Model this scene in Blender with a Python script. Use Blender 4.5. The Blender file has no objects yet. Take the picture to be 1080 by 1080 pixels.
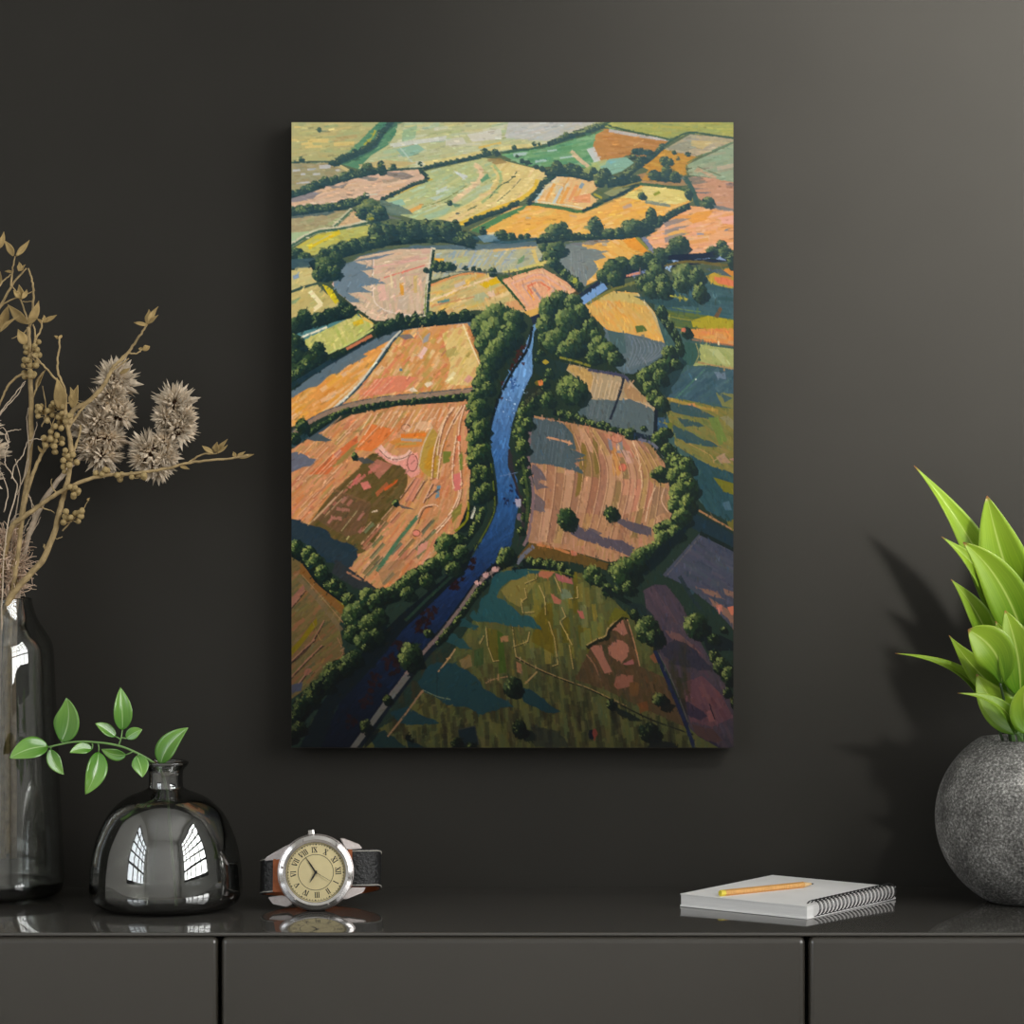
# ---------------------------------------------------------------- the canvas picture, painted stroke by stroke
import numpy as np, math, random
PX0, PY0, PX1, PY1 = 307.5, 129.0, 773.5, 788.5
SS = 2.6
RW, RH = int((PX1-PX0)*SS), int((PY1-PY0)*SS)
def paint_picture():
    rng = random.Random(7)
    nr = np.random.RandomState(3)
    img = np.zeros((RH, RW, 3), np.float32); g_ = np.clip((np.arange(RH)/SS+PY0-250)/120, 0, 1)[:, None]; img[:] = ((1-g_)*np.array((96, 110, 86))+g_*np.array((40, 56, 46)))[:, None, :]
    U = rng.uniform
    def pc(p): return [((x-PX0)*SS, (y-PY0)*SS) for x, y in p]
    def smooth(p, closed=False, n=5):
        out = []; m = len(p)
        rngs = range(m if closed else m-1)
        for i in rngs:
            if closed: a, b, c, d = p[(i-1) % m], p[i], p[(i+1) % m], p[(i+2) % m]
            else: a, b, c, d = p[max(i-1, 0)], p[i], p[i+1], p[min(i+2, m-1)]
            for k in range(n):
                t = k/n; t2 = t*t; t3 = t2*t
                out.append(tuple(.5*((2*b[j])+(c[j]-a[j])*t+(2*a[j]-5*b[j]+4*c[j]-d[j])*t2+(3*b[j]-a[j]-3*c[j]+d[j])*t3) for j in (0, 1)))
        if not closed: out.append(p[-1])
        return out
    def mask(p):
        q = pc(p)
        x0 = max(0, int(min(a[0] for a in q))); x1 = min(RW, int(max(a[0] for a in q))+2)
        y0 = max(0, int(min(a[1] for a in q))); y1 = min(RH, int(max(a[1] for a in q))+2)
        if x1 <= x0 or y1 <= y0: return None
        ys = np.arange(y0, y1)+.5; xs = np.arange(x0, x1)+.5
        m = np.zeros((y1-y0, x1-x0), bool); n = len(q)
        for i in range(n):
            (ax, ay), (bx, by) = q[i], q[(i+1) % n]
            if ay == by: continue
            c = (ys > min(ay, by)) & (ys <= max(ay, by))
            if not c.any(): continue
            xi = ax+(ys[c]-ay)*(bx-ax)/(by-ay)
            m[c] ^= xs[None, :] < xi[:, None]
        return y0, y1, x0, x1, m
    def comp(mk, col, al=1.):
        if mk is None: return
        y0, y1, x0, x1, m = mk
        s = img[y0:y1, x0:x1]; a = m.astype(np.float32)*al
        s += (np.array(col, np.float32)-s)*a[..., None]
    def fill(p, col, al=1., sm=False): comp(mask(smooth(p, True) if sm else p), col, al)
    def jag(p, amp=2.5, step=5):
        out = []; n = len(p)
        for i in range(n):
            a, b = p[i], p[(i+1) % n]; L = math.hypot(b[0]-a[0], b[1]-a[1]); k = max(1, int(L/step))
            for j in range(k):
                t = j/k; out.append((a[0]+(b[0]-a[0])*t+U(-amp, amp), a[1]+(b[1]-a[1])*t+U(-amp, amp)*.6))
        return out
    def shade(p, col, al=.86, amp=2.):
        comp(mask(jag(p, amp)), col, al)
    def rect(x, y, l, w, ang):
        c, s = math.cos(ang), math.sin(ang)
        return [(x+dx*c-dy*s, y+dx*s+dy*c) for dx, dy in ((-l/2, -w/2), (l/2, -w/2*U(.6, 1)), (l/2, w/2), (-l/2, w/2*U(.6, 1)))]
    def jc(c, j=7):
        d = U(-j, j); return tuple(max(0, min(255, v+d+U(-j*.4, j*.4))) for v in c)
    def field(p, base, pal, ang, l=14, w=3.5, dens=1., al=.75, ja=6, sm=False):
        if sm: p = smooth(p, True)
        M = mask(p); comp(M, base)
        y0, y1, x0, x1, m = M
        area = m.sum()/SS/SS; n = int(dens*area/(l*w)*1.6)
        ys, xs = np.nonzero(m)
        if len(ys) == 0: return
        for i in range(n):
            k = nr.randint(len(ys)); cx = (xs[k]+x0)/SS+PX0; cy = (ys[k]+y0)/SS+PY0
            a = ang(cx, cy) if callable(ang) else ang
            f = U(.5, 1.3)
            R = mask(rect(cx, cy, l*f, w*U(.5, 1.3), math.radians(a+U(-ja, ja))))
            if R is None: continue
            ry0, ry1, rx0, rx1, rm = R
            ay0, ay1, ax0, ax1 = max(ry0, y0), min(ry1, y1), max(rx0, x0), min(rx1, x1)
            if ay1 <= ay0 or ax1 <= ax0: continue
            mm = rm[ay0-ry0:ay1-ry0, ax0-rx0:ax1-rx0] & m[ay0-y0:ay1-y0, ax0-x0:ax1-x0]
            comp((ay0, ay1, ax0, ax1, mm), jc(rng.choice(pal)), al*U(.4, 1))
    def line(p, col, w=1., al=1., sm=True, taper=False):
        if sm and len(p) > 2: p = smooth(p)
        for i in range(len(p)-1):
            a, b = p[i], p[i+1]; L = math.hypot(b[0]-a[0], b[1]-a[1]) or 1e-6
            dx, dy = (b[0]-a[0])/L, (b[1]-a[1])/L; e = w*.15; h = w/2*(U(.75, 1.1) if w < 3 else 1)
            comp(mask([(a[0]-dx*e-dy*h, a[1]-dy*e+dx*h), (b[0]+dx*e-dy*h, b[1]+dy*e+dx*h), (b[0]+dx*e+dy*h, b[1]+dy*e-dx*h), (a[0]-dx*e+dy*h, a[1]-dy*e-dx*h)]), jc(col, 4), al)
    def dab(x, y, rx, ry, col, al=1., ang=0., n=8):
        c, s = math.cos(ang), math.sin(ang)
        p = []
        for k in range(n):
            t = 2*math.pi*k/n; r = U(.75, 1.12); dx, dy = rx*r*math.cos(t), ry*r*math.sin(t)
            p.append((x+dx*c-dy*s, y+dx*s+dy*c))
        comp(mask(p), col, al)
    KEY = [(129, (58, 84, 88), (84, 108, 88), (158, 160, 102)), (230, (44, 68, 76), (76, 100, 82), (150, 156, 100)), (330, (26, 46, 50), (54, 78, 58), (150, 160, 92)),
           (480, (22, 38, 38), (45, 68, 42), (166, 172, 88)), (600, (17, 30, 29), (46, 68, 40), (176, 180, 98)), (700, (11, 20, 20), (38, 56, 34), (160, 164, 92)), (790, (6, 12, 13), (28, 42, 26), (130, 134, 72))]
    def tcol(y, t):                               # t 0 dark .. 1 mid .. 2 light
        y = min(max(y, 129), 790)
        for i in range(len(KEY)-1):
            if KEY[i][0] <= y <= KEY[i+1][0]:
                f = (y-KEY[i][0])/(KEY[i+1][0]-KEY[i][0]); a, b = KEY[i], KEY[i+1]; break
        c = [tuple(a[k][j]*(1-f)+b[k][j]*f for j in range(3)) for k in (1, 2, 3)]
        i = 0 if t < 1 else 1; t = t-i
        return tuple(c[i][j]*(1-t)+c[i+1][j]*t for j in range(3))
    def tree(x, y, r, ry=None, lit=1., sh=.55):
        ry = ry or r
        if sh: dab(x+r*.35, y+ry*.45, r*1.05, ry*.75, tcol(y, 0), .9, n=12)
        n = max(8, int(14))
        p = [(x+r*math.cos(6.283*k/n)*U(.86, 1.1), y+ry*math.sin(6.283*k/n)*U(.86, 1.1)) for k in range(n)]
        comp(mask(p), tcol(y, .18))
        m = int(14+r*ry*.85)
        for k in range(m):
            a, q = U(0, 6.283), math.sqrt(U(0, 1))*.93
            dx, dy = q*math.cos(a), q*math.sin(a)
            L = (-dx*.72-dy*.62)                  # lit from the upper left in the picture
            t = .75+L*1.0+U(-.45, .4)
            if q > .55 and L > .35: t += .35*lit
            t = max(0.05, min(1.9, t*lit))
            s = max(.7, min(2.6, r*.17))*U(.7, 1.35)
            dab(x+dx*r, y+dy*ry, s*U(.8, 1.3), s*U(.7, 1.1), jc(tcol(y, t), 6), .85, U(0, 3), 6)
        if r > 3:
            for k in range(int(r*(1.5 if y < 450 else 2.1)*lit)):
                a = U(2.5, 5.1); q = U(.35, 1.0)
                dab(x+q*r*math.cos(a), y+q*ry*math.sin(a), U(.6, 1.5), U(.5, 1.1), jc(tcol(y, U(1.25, 2.0)), 10), .9, U(0, 3), 5)
            for k in range(int(r*.8)):
                a = U(-.7, 1.6); q = U(.2, .95)
                dab(x+q*r*math.cos(a), y+q*ry*math.sin(a), U(.8, 2.), U(.6, 1.4), jc(tcol(y, U(0, .25)), 3), .8, U(0, 3), 5)
    def trees(L, **k):
        for t in sorted(L, key=lambda t: t[1]): tree(*t, **k)
    def hedge(p, r, step=None, dark=True, lit=1., jit=.35):
        q = smooth(p); step = step or r*1.15; acc = 0.
        if dark: line([(a, b+r*.45) for a, b in p], tcol(p[0][1], .02), r*1.7)
        for i in range(len(q)-1):
            L = math.hypot(q[i+1][0]-q[i][0], q[i+1][1]-q[i][1]); acc += L
            while acc > step:
                acc -= step
                rr = r*U(.7, 1.25)
                tree(q[i+1][0]+U(-jit, jit)*r, q[i+1][1]+U(-jit, jit)*r, rr, rr*U(.8, 1.15), lit, 0)
    def rows(p0a, p0b, p1a, p1b, n, col, w=.9, al=.9, cut=.12):      # a family of furrows between two guide lines
        for k in range(n):
            t = (k+U(.1, .9))/n; a = (p0a[0]+(p0b[0]-p0a[0])*t, p0a[1]+(p0b[1]-p0a[1])*t); b = (p1a[0]+(p1b[0]-p1a[0])*t, p1a[1]+(p1b[1]-p1a[1])*t)
            u, v = U(0, cut), 1-U(0, cut)
            line([(a[0]+(b[0]-a[0])*u, a[1]+(b[1]-a[1])*u), (a[0]+(b[0]-a[0])*v, a[1]+(b[1]-a[1])*v)], jc(col), w, al)
    # ---------- far fields
    field([(300,120),(404,120),(398,141),(385,152),(370,162),(352,171),(300,173)], (178,172,120), [(190,180,125),(205,185,122),(170,176,126),(185,166,116),(160,172,126)], -5, 22, 4)
    for x, y, l, w in ((336,149,22,5),(363,152,22,4),(331,155,18,3),(324,152,12,3)): fill(rect(x,y,l,w,-.05),(216,192,122),.9)
    field([(404,125),(446,125),(425,150),(400,160),(382,180),(356,172)], (92,138,108), [(80,128,104),(105,150,112),(120,160,120)], -20, 14, 3)
    field([(422,120),(660,120),(612,139),(580,151),(528,160),(510,164),(447,178),(400,181),(378,178),(392,164),(410,153),(418,140)], (184,186,142), [(172,182,132),(200,196,164),(205,202,184),(190,190,140),(158,184,152),(206,192,136),(186,188,132)], -8, 22, 4)
    field([(538,120),(648,120),(610,137),(576,149),(532,146)], (186,186,176), [(190,188,184),(178,184,180),(200,192,178),(190,182,160)], -14, 18, 3)
    fill([(418,158),(440,152),(448,158),(438,164),(425,166)], (140,178,156), .85); fill([(424,138),(440,132),(438,146),(424,150)], (140,176,140), .7)
    line([(412,154),(440,150),(470,146)], (206,206,194), 4.5, .85); line([(422,156),(436,173)], (190,205,190), 2, .7)
    fill([(492,142),(528,136),(530,147),(498,150)], (208,202,188), .85); fill([(470,147),(488,145),(492,152),(470,154)], (206,200,184), .7)
    line([(447,173),(480,167),(528,157),(570,153)], (216,198,132), 4, .85); line([(505,156),(528,151)], (222,186,98), 2.2, .9)
    fill([(378,174),(408,169),(440,172),(420,178),(385,180)], (196,172,118), .8)
    field([(300,173),(350,172),(374,184),(366,190),(345,199),(300,206)], (160,152,116), [(166,156,118),(150,150,120),(158,142,106)], -8, 12, 3)
    for x, y, l, w in ((343,176,12,5),(328,179,7,2.4),(320,184,5,2.4),(313,180,8,2.4),(334,184,8,2.5),(356,180,4,2.4),(320,193,14,2)): fill(rect(x,y,l,w,-.1),(190,188,186),.9)
    line([(352,172),(375,184)], (196,180,124), 3.4)
    field([(300,208),(330,199),(372,188),(395,182),(441,179),(449,188),(430,199),(405,210),(385,217),(345,215),(300,221)], (212,178,150), [(218,186,158),(206,170,150),(224,192,160),(200,166,142),(214,176,138)], -14, 28, 3)
    shade([(306,207),(325,203),(340,203),(330,210),(306,214)], (132,128,132)); shade([(378,187),(398,187),(396,190),(384,190)], (128,128,122)); shade([(404,183),(420,181),(440,187),(420,189)], (130,124,118)); shade([(346,197),(366,195),(362,198),(350,199)], (130,128,126)); shade([(403,190),(424,187),(420,191),(405,193)], (168,150,128))
    # yellow-green striped field
    field([(404,213),(455,190),(447,181),(510,167),(522,168),(560,183),(578,182),(568,199),(548,214),(520,226),(487,238),(470,232),(440,232),(410,224)], (180,186,132), [(172,186,136),(190,192,132),(164,186,150),(206,194,142),(184,200,170)], -28, 18, 3)
    field([(524,168),(579,182),(568,200),(545,214),(490,237),(462,231),(495,214),(516,200),(524,186),(517,176)], (218,196,132), [(224,202,136),(210,186,120),(228,192,146),(204,190,126),(230,208,150)], lambda x, y: -52 if x > 520 else -28, 18, 2.6)
    line([(478,212),(496,199),(507,188),(506,178),(500,174)], (224,192,152), 5, .85); line([(508,214),(524,200),(528,186),(520,174)], (150,178,124), 3, .7)
    fill([(506,190),(514,183),(516,188),(508,193)], (108,152,114)); fill([(478,180),(494,186),(490,190),(482,184)], (204,208,208), .85); fill([(460,201),(472,196),(470,201),(460,206)], (196,206,204), .7)
    fill([(452,209),(470,205),(460,212)], (190,206,200), .6)
    line([(516,209),(526,197),(538,190),(545,181)], (76,96,78), .9); line([(524,213),(538,201),(549,189)], (76,96,78), .9); line([(445,219),(470,210),(492,196)], (120,130,84), .8)
    fill([(430,222),(446,215),(444,220),(432,226)], (228,168,92), .9); fill([(408,214),(424,210),(428,216),(414,219)], (140,186,172), .7); fill([(446,228),(476,218),(470,226),(452,232)], (156,186,160), .7)
    line([(486,236),(515,223),(545,212),(562,200),(566,190)], (222,184,66), 4, .9); line([(455,189),(404,212)], (212,186,96), 1.8)
    fill([(510,168),(528,167),(535,172),(522,174)], (150,126,84), .8)
    tree(474,214,3); shade([(476,215),(488,216),(480,219)], (90,130,110),.8,.5); line([(493,222),(503,217)], (90,110,84), 1); dab(482.5,225.5,2.4,1,(80,90,92))
    # left fields
    field([(300,226),(370,222),(353,238),(333,244),(300,262)], (166,152,116), [(172,156,116),(156,162,118),(160,142,108),(178,166,126)], -14, 16, 3)
    fill([(300,246),(332,244),(300,262)], (168,186,142)); fill([(345,236),(370,223),(354,239)], (160,170,122), .9)
    shade([(302,226),(356,223),(350,227),(322,228),(302,231)], (84,104,104))
    fill([(374,222),(380,222),(390,234),(356,239)], (206,174,134)); fill([(370,230),(380,226),(384,229)], (230,190,130), .8)
    line([(352,239),(371,221)], (196,190,156), 4); line([(353,239),(371,222)], (80,112,90), 2.4)
    line([(302,262),(332,245),(360,241),(390,234)], (204,196,164), 5); line([(302,263),(332,246),(360,241.5),(390,235)], (72,104,88), 2.8)
    field([(310,262),(335,247),(392,237),(386,250),(360,258),(330,270),(318,266)], (186,180,98), [(182,180,104),(200,184,80),(172,180,112),(190,190,120)], -28, 18, 3)
    line([(326,261),(342,252),(358,245)], (214,188,54), 5, .95); line([(332,251),(352,246)], (208,190,70), 3, .8); line([(330,257),(350,247)],(180,186,160),1.5,.7)
    tree(337,137,2.6); line([(338,139),(348,139)], (100,120,100), 1.2)
    # H1 and far hedges
    line([(444,120),(420,129),(404,141),(396,154),(382,163),(366,170),(354,173)], (74,110,94), 5, .9); hedge([(414,126),(402,140),(394,152),(380,160),(366,166),(352,172)], 3.4, lit=.45)
    line([(396,138),(392,146),(384,153)], (190,176,70), 2, .8)
    line([(300,172),(330,171),(353,171)], (66,90,84), 1.6); trees([(318,168,3),(311,171,1.6)])
    line([(395,181.5),(420,179),(446,177.5)], (62,90,84), 2.2); hedge([(447,177),(470,172),(500,166),(514,163)], 2, lit=.5); trees([(443,173,2.4),(511,160,3.6),(515,162,3),(522,161,4),(542,156,2.6),(563,152,2.4),(568,152,1.6),(415,176,3)], lit=.7)
    hedge([(302,206),(325,199),(345,192),(362,187),(376,183),(395,180)], 4, lit=.75); trees([(388,178,7,6),(402,177,5,8),(343,190,4.4),(364,186,5)], lit=.75)
    hedge([(402,211),(420,202),(437,194),(451,189),(446,182),(443,179)], 1.9, lit=.5)
    hedge([(302,223),(320,221),(335,219),(352,217),(365,215),(376,211),(386,207)], 4.6, lit=.9)
    shade([(402,210),(422,217),(436,226),(420,228),(404,222)], (100,120,112)); shade([(400,224),(424,232),(402,233)], (112,116,112))
    line([(398,205),(386,206)], (206,196,170), 1.5)
    trees([(390,222,13,12),(381,224,7),(400,224,8),(393,231,7)]); dab(392,231,3,2,(150,150,70))
    # upper right
    field([(528,163),(580,155),(620,143),(642,135),(660,140),(630,150),(632,166),(642,176),(626,180),(600,173),(572,177),(548,173)], (108,156,112), [(98,148,106),(130,170,130),(92,146,112),(118,160,108),(150,180,140)], -10, 16, 3)
    for x, y, l, w in ((548,163,14,4),(570,170,12,3),(598,166,16,2),(582,159,10,2)): fill(rect(x,y,l,w,-.15),(182,196,196),.8)
    line([(602,160),(610,168),(620,176)], (216,186,150), 4, .9)
    field([(628,142),(640,136),(700,146),(708,149),(690,160),(680,168),(660,164),(650,170),(632,173),(624,158)], (182,132,78), [(188,138,82),(170,122,72),(196,146,96),(184,128,70)], 6, 16, 3)
    line([(642,138),(670,143),(706,148)], (186,184,182), 3.4, .85); line([(668,154),(678,148)], (210,160,100), 1.4)
    fill([(618,158),(626,155),(633,170),(626,171)], (202,202,198), .9); fill([(630,176),(642,168),(660,166),(668,172),(655,181),(640,186),(626,182)], (138,176,156)); fill([(622,172),(640,168),(638,174),(626,178)], (176,186,130), .8)
    fill([(640,170),(648,170),(644,174)], (120,170,176), .8); fill([(612,180),(628,172),(640,184),(625,186)], (170,178,110), .7)
    field([(650,120),(780,120),(780,147),(727,141),(708,148),(660,139),(636,134)], (166,166,90), [(150,160,92),(182,176,92),(140,156,106),(172,172,104)], 3, 22, 3)
    field([(698,159),(727,142),(780,147),(740,164),(734,167)], (178,164,134), [(184,168,138),(170,160,136),(196,176,126),(160,154,136)], -6, 16, 3); fill([(702,156),(728,148),(734,156),(720,160)], (146,148,128), .8); fill([(728,148),(750,150),(740,158),(728,154)], (206,182,120), .7)
    field([(676,176),(690,162),(700,158),(735,166),(724,174),(724,185),(690,182)], (188,140,66), [(194,146,66),(172,128,64),(200,156,76)], 4, 10, 2.4)
    field([(724,174),(780,148),(780,196),(750,188),(726,185)], (148,164,134), [(142,164,136),(160,168,134),(170,160,132),(138,158,130)], -12, 18, 3.4)
    line([(734,178),(754,188)], (188,158,128), 3, .9); line([(756,178),(780,173)], (196,168,144), 4, .7); line([(735,176),(760,186)], (120,130,100), 1)
    field([(724,186),(750,188),(780,194),(780,222),(745,218),(735,208)], (196,148,118), [(202,152,122),(188,142,112),(206,160,134)], 4, 18, 3)
    shade([(715,187),(738,187),(750,193),(726,196)], (128,122,112)); shade([(726,196),(750,199),(728,200)], (124,116,112)); shade([(764,194),(778,194),(772,198)], (140,120,116)); line([(730,203),(744,204)], (120,116,116), 1.6)
    field([(666,186),(690,180),(716,186),(724,196),(690,196),(676,194)], (160,128,92), [(170,136,100),(150,130,100),(180,146,90)], 2, 12, 2.5); fill([(676,190),(684,178),(700,180),(690,192)], (196,144,64), .8)
    line([(650,120),(640,131),(620,141),(600,147),(580,153),(555,158),(530,161)], (66,100,86), 2.6); hedge([(578,151),(590,146),(605,141),(622,136),(636,131)], 3.2, lit=1.1)
    line([(636,131),(660,138),(690,144),(707,148)], (72,100,80), 2); line([(690,163),(708,148),(727,140),(750,143),(780,147)], (68,98,84), 2.4); line([(740,164),(780,147)], (110,138,108), 1.6); line([(724,172),(740,163)], (112,126,84), 1.4); line([(723,174),(724,186)], (112,122,84), 1.4)
    hedge([(700,152),(690,162),(680,170),(668,178),(656,186)], 3, lit=.7); trees([(672,160,7,4),(682,161,6,3),(666,166,5,3),(676,168,8,3)], lit=.3); trees([(700,170,5.5),(706,171,4),(710,161,2.4),(724,163,2.6),(714,167,1.6)], lit=.8)
    hedge([(690,186),(700,187),(714,188)], 4, lit=.6); trees([(689,185,6,6),(702,182,6,8),(711,187,6,6)], lit=.85)
    # orange band row
    field([(560,214),(573,196),(590,184),(622,190),(636,194),(622,205),(630,212),(614,222),(600,219)], (222,184,128), [(226,160,84),(228,190,140),(200,205,190),(226,176,120),(222,196,130)], -64, 13, 3.4)
    for x, y, c in ((580,203,(228,162,84)),(588,206,(186,204,206)),(595,207,(228,160,80)),(604,204,(222,150,96)),(568,206,(180,206,210))): fill(rect(x,y,20,3.6,math.radians(-64)),c,.85)
    fill(rect(613,196,6,4,-1.1),(140,160,170)); fill([(604,208),(622,204),(622,214),(606,214)], (224,142,100), .7)
    field([(495,243),(545,218),(562,217),(615,225),(650,211),(675,196),(685,197),(726,200),(730,212),(715,219),(690,234),(640,248),(560,252),(520,249)], (230,174,88), [(232,178,74),(236,184,116),(226,164,84),(222,188,104),(234,190,130)], -18, 17, 3.2)
    field([(655,208),(680,196),(726,200),(728,211),(712,216),(690,214)], (216,198,122), [(220,202,124),(208,190,112),(226,206,140)], 3, 14, 3); fill([(688,205),(694,201),(696,204),(690,207)], (140,148,60)); fill(rect(661,218,10,4,-.4),(188,160,140)); fill(rect(557,230,6,2,0),(190,170,140)); fill(rect(604,228,8,2,.15),(188,164,150))
    fill([(496,243),(530,226),(556,216),(552,221),(520,238),(505,246)], (88,134,92)); fill([(600,222),(640,212),(660,206),(640,222),(600,234)], (228,178,104), .5)
    line([(560,215),(590,219),(614,223),(650,206),(672,195)], (84,120,80), 3.2); line([(566,213),(600,217),(614,220)], (216,216,196), 1, .9); hedge([(614,222),(650,206),(668,196)], 1.8, lit=.55); line([(672,194),(700,197),(722,201),(728,212)], (72,104,80), 3)
    line([(630,208),(640,198),(652,196),(664,195)], (90,110,84), 4,.8); fill([(636,204),(650,197),(664,198),(645,208)], (150,152,110), .9); line([(626,205),(634,209)], (170,160,70), 2.5)
    hedge([(557,214),(564,204),(573,193),(584,184)], 3.4, lit=.35); line([(576,192),(590,184),(622,190)], (60,90,80), 1.6)
    trees([(545,165,1.6),(550,170,2.5),(556,172,3),(565,176,2.6),(571,178,3)], lit=.6); hedge([(575,181),(590,182),(605,183),(622,187)], 3.6, lit=.45); trees([(587,177,6.5,7),(601,177,6,5),(608,179,5),(625,180,4)], lit=.7)
    trees([(637,185,7,8),(631,193,5)], lit=.75); hedge([(641,192),(655,190),(672,190)], 5, lit=.35); hedge([(656,187),(668,178)], 3.2, lit=1.); line([(646,200),(676,192)], (150,140,80), 1.4)
    hedge([(490,236),(510,228),(530,221),(546,214)], 2.6, lit=.45)
    shade([(678,211),(706,216),(706,219),(680,215)], (120,136,128),.85,.6); tree(676,207,4.2)
    line([(722,188),(730,202),(735,218)], (66,96,90), 5); tree(725,204,4,6)
    # pink-orange right
    field([(680,252),(700,234),(722,217),(745,219),(780,222),(780,268),(745,272),(706,276),(690,262)], (230,170,122), [(232,168,134),(226,158,84),(234,180,154),(228,186,142),(232,162,110)], -10, 18, 3.4)
    fill([(722,230),(734,224),(752,222),(744,232),(730,236)], (228,158,70), .85); fill([(756,230),(780,226),(780,238),(762,236)], (236,172,162), .7); fill([(700,245),(720,242),(728,248),(706,250)], (232,182,90), .7); fill(rect(738,247,7,2.2,0),(150,150,160)); fill(rect(765,243,4,1.5,-.3),(120,130,140))
    for y in (221,231,239,247): shade([(700,y+4),(712,y),(728,y-1),(714,y+4),(700,y+9)], (132, 132, 136),.75,1.)
    line([(676,248),(690,268),(693,276)], (128,130,150), 4); line([(668,249),(678,258),(686,268)], (140,140,70), 3)
    tree(746,214,7,6.5); shade([(750,216),(762,218),(780,222),(780,224),(756,222)], (120,126,128),.8,.6); hedge([(726,216),(712,222),(698,231),(688,240),(674,246)], 4.2, lit=.8)
    field([(590,278),(598,258),(640,252),(668,250),(690,272),(664,280),(640,290),(616,302),(596,290)], (226,174,92), [(228,180,94),(222,160,70),(230,190,130),(216,170,96)], 30, 12, 3)
    fill([(656,254),(668,250),(684,266),(680,268),(664,262)], (224,150,56), .9)
    shade([(590,278),(597,258),(612,256),(612,260),(644,266),(632,268),(640,272),(625,276),(630,284),(616,302),(596,290)], (114, 128, 132),.92); rows((600,262),(615,262),(600,290),(618,298),5,(150,150,150),.7,.6)
    line([(640,252),(620,251),(600,254)], (140,140,140), 3, .7)
    shade([(600,256),(655,252),(640,256),(610,259)], (120,122,126),.8); fill(rect(637,258,5,4,0),(170,165,150),.8)
    # stripes field l
    field([(456,264),(500,262),(566,257),(572,270),(565,281),(530,288),(500,285),(470,292),(454,296)], (176,174,140), [(160,172,176),(184,180,140),(196,184,140),(150,166,170),(190,176,130)], -42, 11, 2.6)
    fill([(456,272),(468,273),(468,278),(456,277)], (226,172,66)); rows((476,264),(545,262),(470,284),(530,280),10,(150,168,182),2,.8); rows((478,264),(545,262),(466,284),(530,280),6,(204,190,140),1.4,.8); fill([(546,274),(553,269),(553,275),(545,279)], (120,152,110)); fill([(480,272),(492,270),(494,276),(482,278)], (184,184,128), .9)
    line([(520,264),(545,261),(564,260)], (226,180,110), 4, .7); line([(562,264),(566,276),(572,281)], (222,190,110), 4, .8); line([(530,288),(560,281),(580,275)], (208,190,110), 3)
    shade([(372,273),(400,265),(440,259),(500,258),(566,255),(566,260),(500,264),(456,263),(420,267),(396,272)], (92, 114, 124),.9,1.)
    field([(452,302),(485,291),(510,288),(525,293),(554,329),(500,327),(480,332),(450,332)], (206,178,118), [(216,184,92),(226,194,144),(182,178,122),(206,150,96),(220,170,80)], -22, 16, 3.4)
    fill([(505,300),(522,293),(528,298),(512,304)], (216,176,30)); fill([(498,312),(510,308),(516,314),(500,318)], (176,176,136)); fill([(461,318),(474,315),(474,319),(463,322)], (98,140,130)); fill(rect(485,300,12,4,-.4),(202,182,160)); line([(452,302),(485,290),(512,288)], (216,150,96), 2.4); line([(452,318),(490,303),(520,292)], (230,200,160), 2.2); line([(455,323),(500,313)], (206,140,96), 2, .8); fill([(514,308),(520,306),(522,312),(516,314)], (226,190,160))
    fill([(530,320),(545,316),(554,328),(540,326)], (214,152,104), .8)
    field([(527,296),(560,285),(572,283),(610,305),(600,315),(570,327),(558,331)], (226,166,126), [(228,172,132),(222,156,116),(232,180,140)], -20, 14, 2.6)
    for k, c in ((.86,(230,186,140)),(.72,(214,168,150)),(.58,(232,170,120)),(.44,(196,160,150)),(.3,(226,120,86))):
        line([(568+(x-568)*k, 304+(y-304)*k) for x, y in ((552,330),(528,297),(560,285),(573,284),(607,305),(598,315))], c, 1.6, .9, sm=False)
    fill(rect(566,309,15,3,.95),(160,140,140)); line([(556,306),(563,316)], (232,160,60), 2.2); fill([(552,329),(600,315),(590,323),(562,337)], (218,172,90)); fill([(562,335),(575,326),(610,305),(612,309),(580,330),(568,337)], (80,70,50), .9)
    line([(525,293),(540,309),(553,325)], (46,82,52), 2.2); line([(527,293),(545,289),(572,281)], (56,92,60), 1.6)
    field([(350,300),(364,281),(380,271),(420,263),(457,262),(450,300),(446,331),(420,339),(395,338),(375,324),(358,310)], (206,180,150), [(216,188,162),(200,176,142),(212,168,150),(192,168,142),(220,180,150)], lambda x, y: 82 if y > 290 and x > 393 else (-10 if x > 393 else 30), 15, 3)
    line([(394,274),(393.5,312),(402,325),(420,331),(446,334)], (226,206,184), 1.6); line([(393,272),(392.6,312)], (130,120,110), .7); line([(405,293),(425,287),(448,280)], (220,128,110), 1.6); line([(394,282),(425,277),(450,272)], (222,170,156), 1.6)
    fill(rect(424,305,13,4,1.45),(222,158,62)); fill(rect(413,297,14,2,1.45),(226,204,160)); fill(rect(438,300,18,4,1.55),(206,176,110),.8); fill(rect(403,309,16,9,1.35),(226,178,160),.8); fill(rect(425,320,14,14,1.5),(192,172,150),.7)
    for k in range(6): line([(366+k*5,316+k*4),(400+k*6,334+k*1.5)], (224,196,164), 1, .8)
    shade([(352,296),(362,279),(390,271),(418,268),(396,273),(376,277),(396,284),(380,286),(406,299),(381,302),(394,309),(366,309),(386,320),(370,319),(352,304)], (106, 126, 138),.93,1.6)
    line([(457,262),(451,300),(449,333)], (206,196,170), 5); line([(457.5,264),(453,300),(450.5,333)], (44,70,66), 3); line([(449.5,300),(448,332)], (110,130,50), 1.2)
    # far left middle
    field([(300,284),(336,279),(334,298),(300,312)], (198,184,124), [(206,190,130),(186,178,120),(196,176,110)], -18, 12, 3); fill([(309,291),(315,289),(316,293),(310,295)], (130,150,170))
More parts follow.
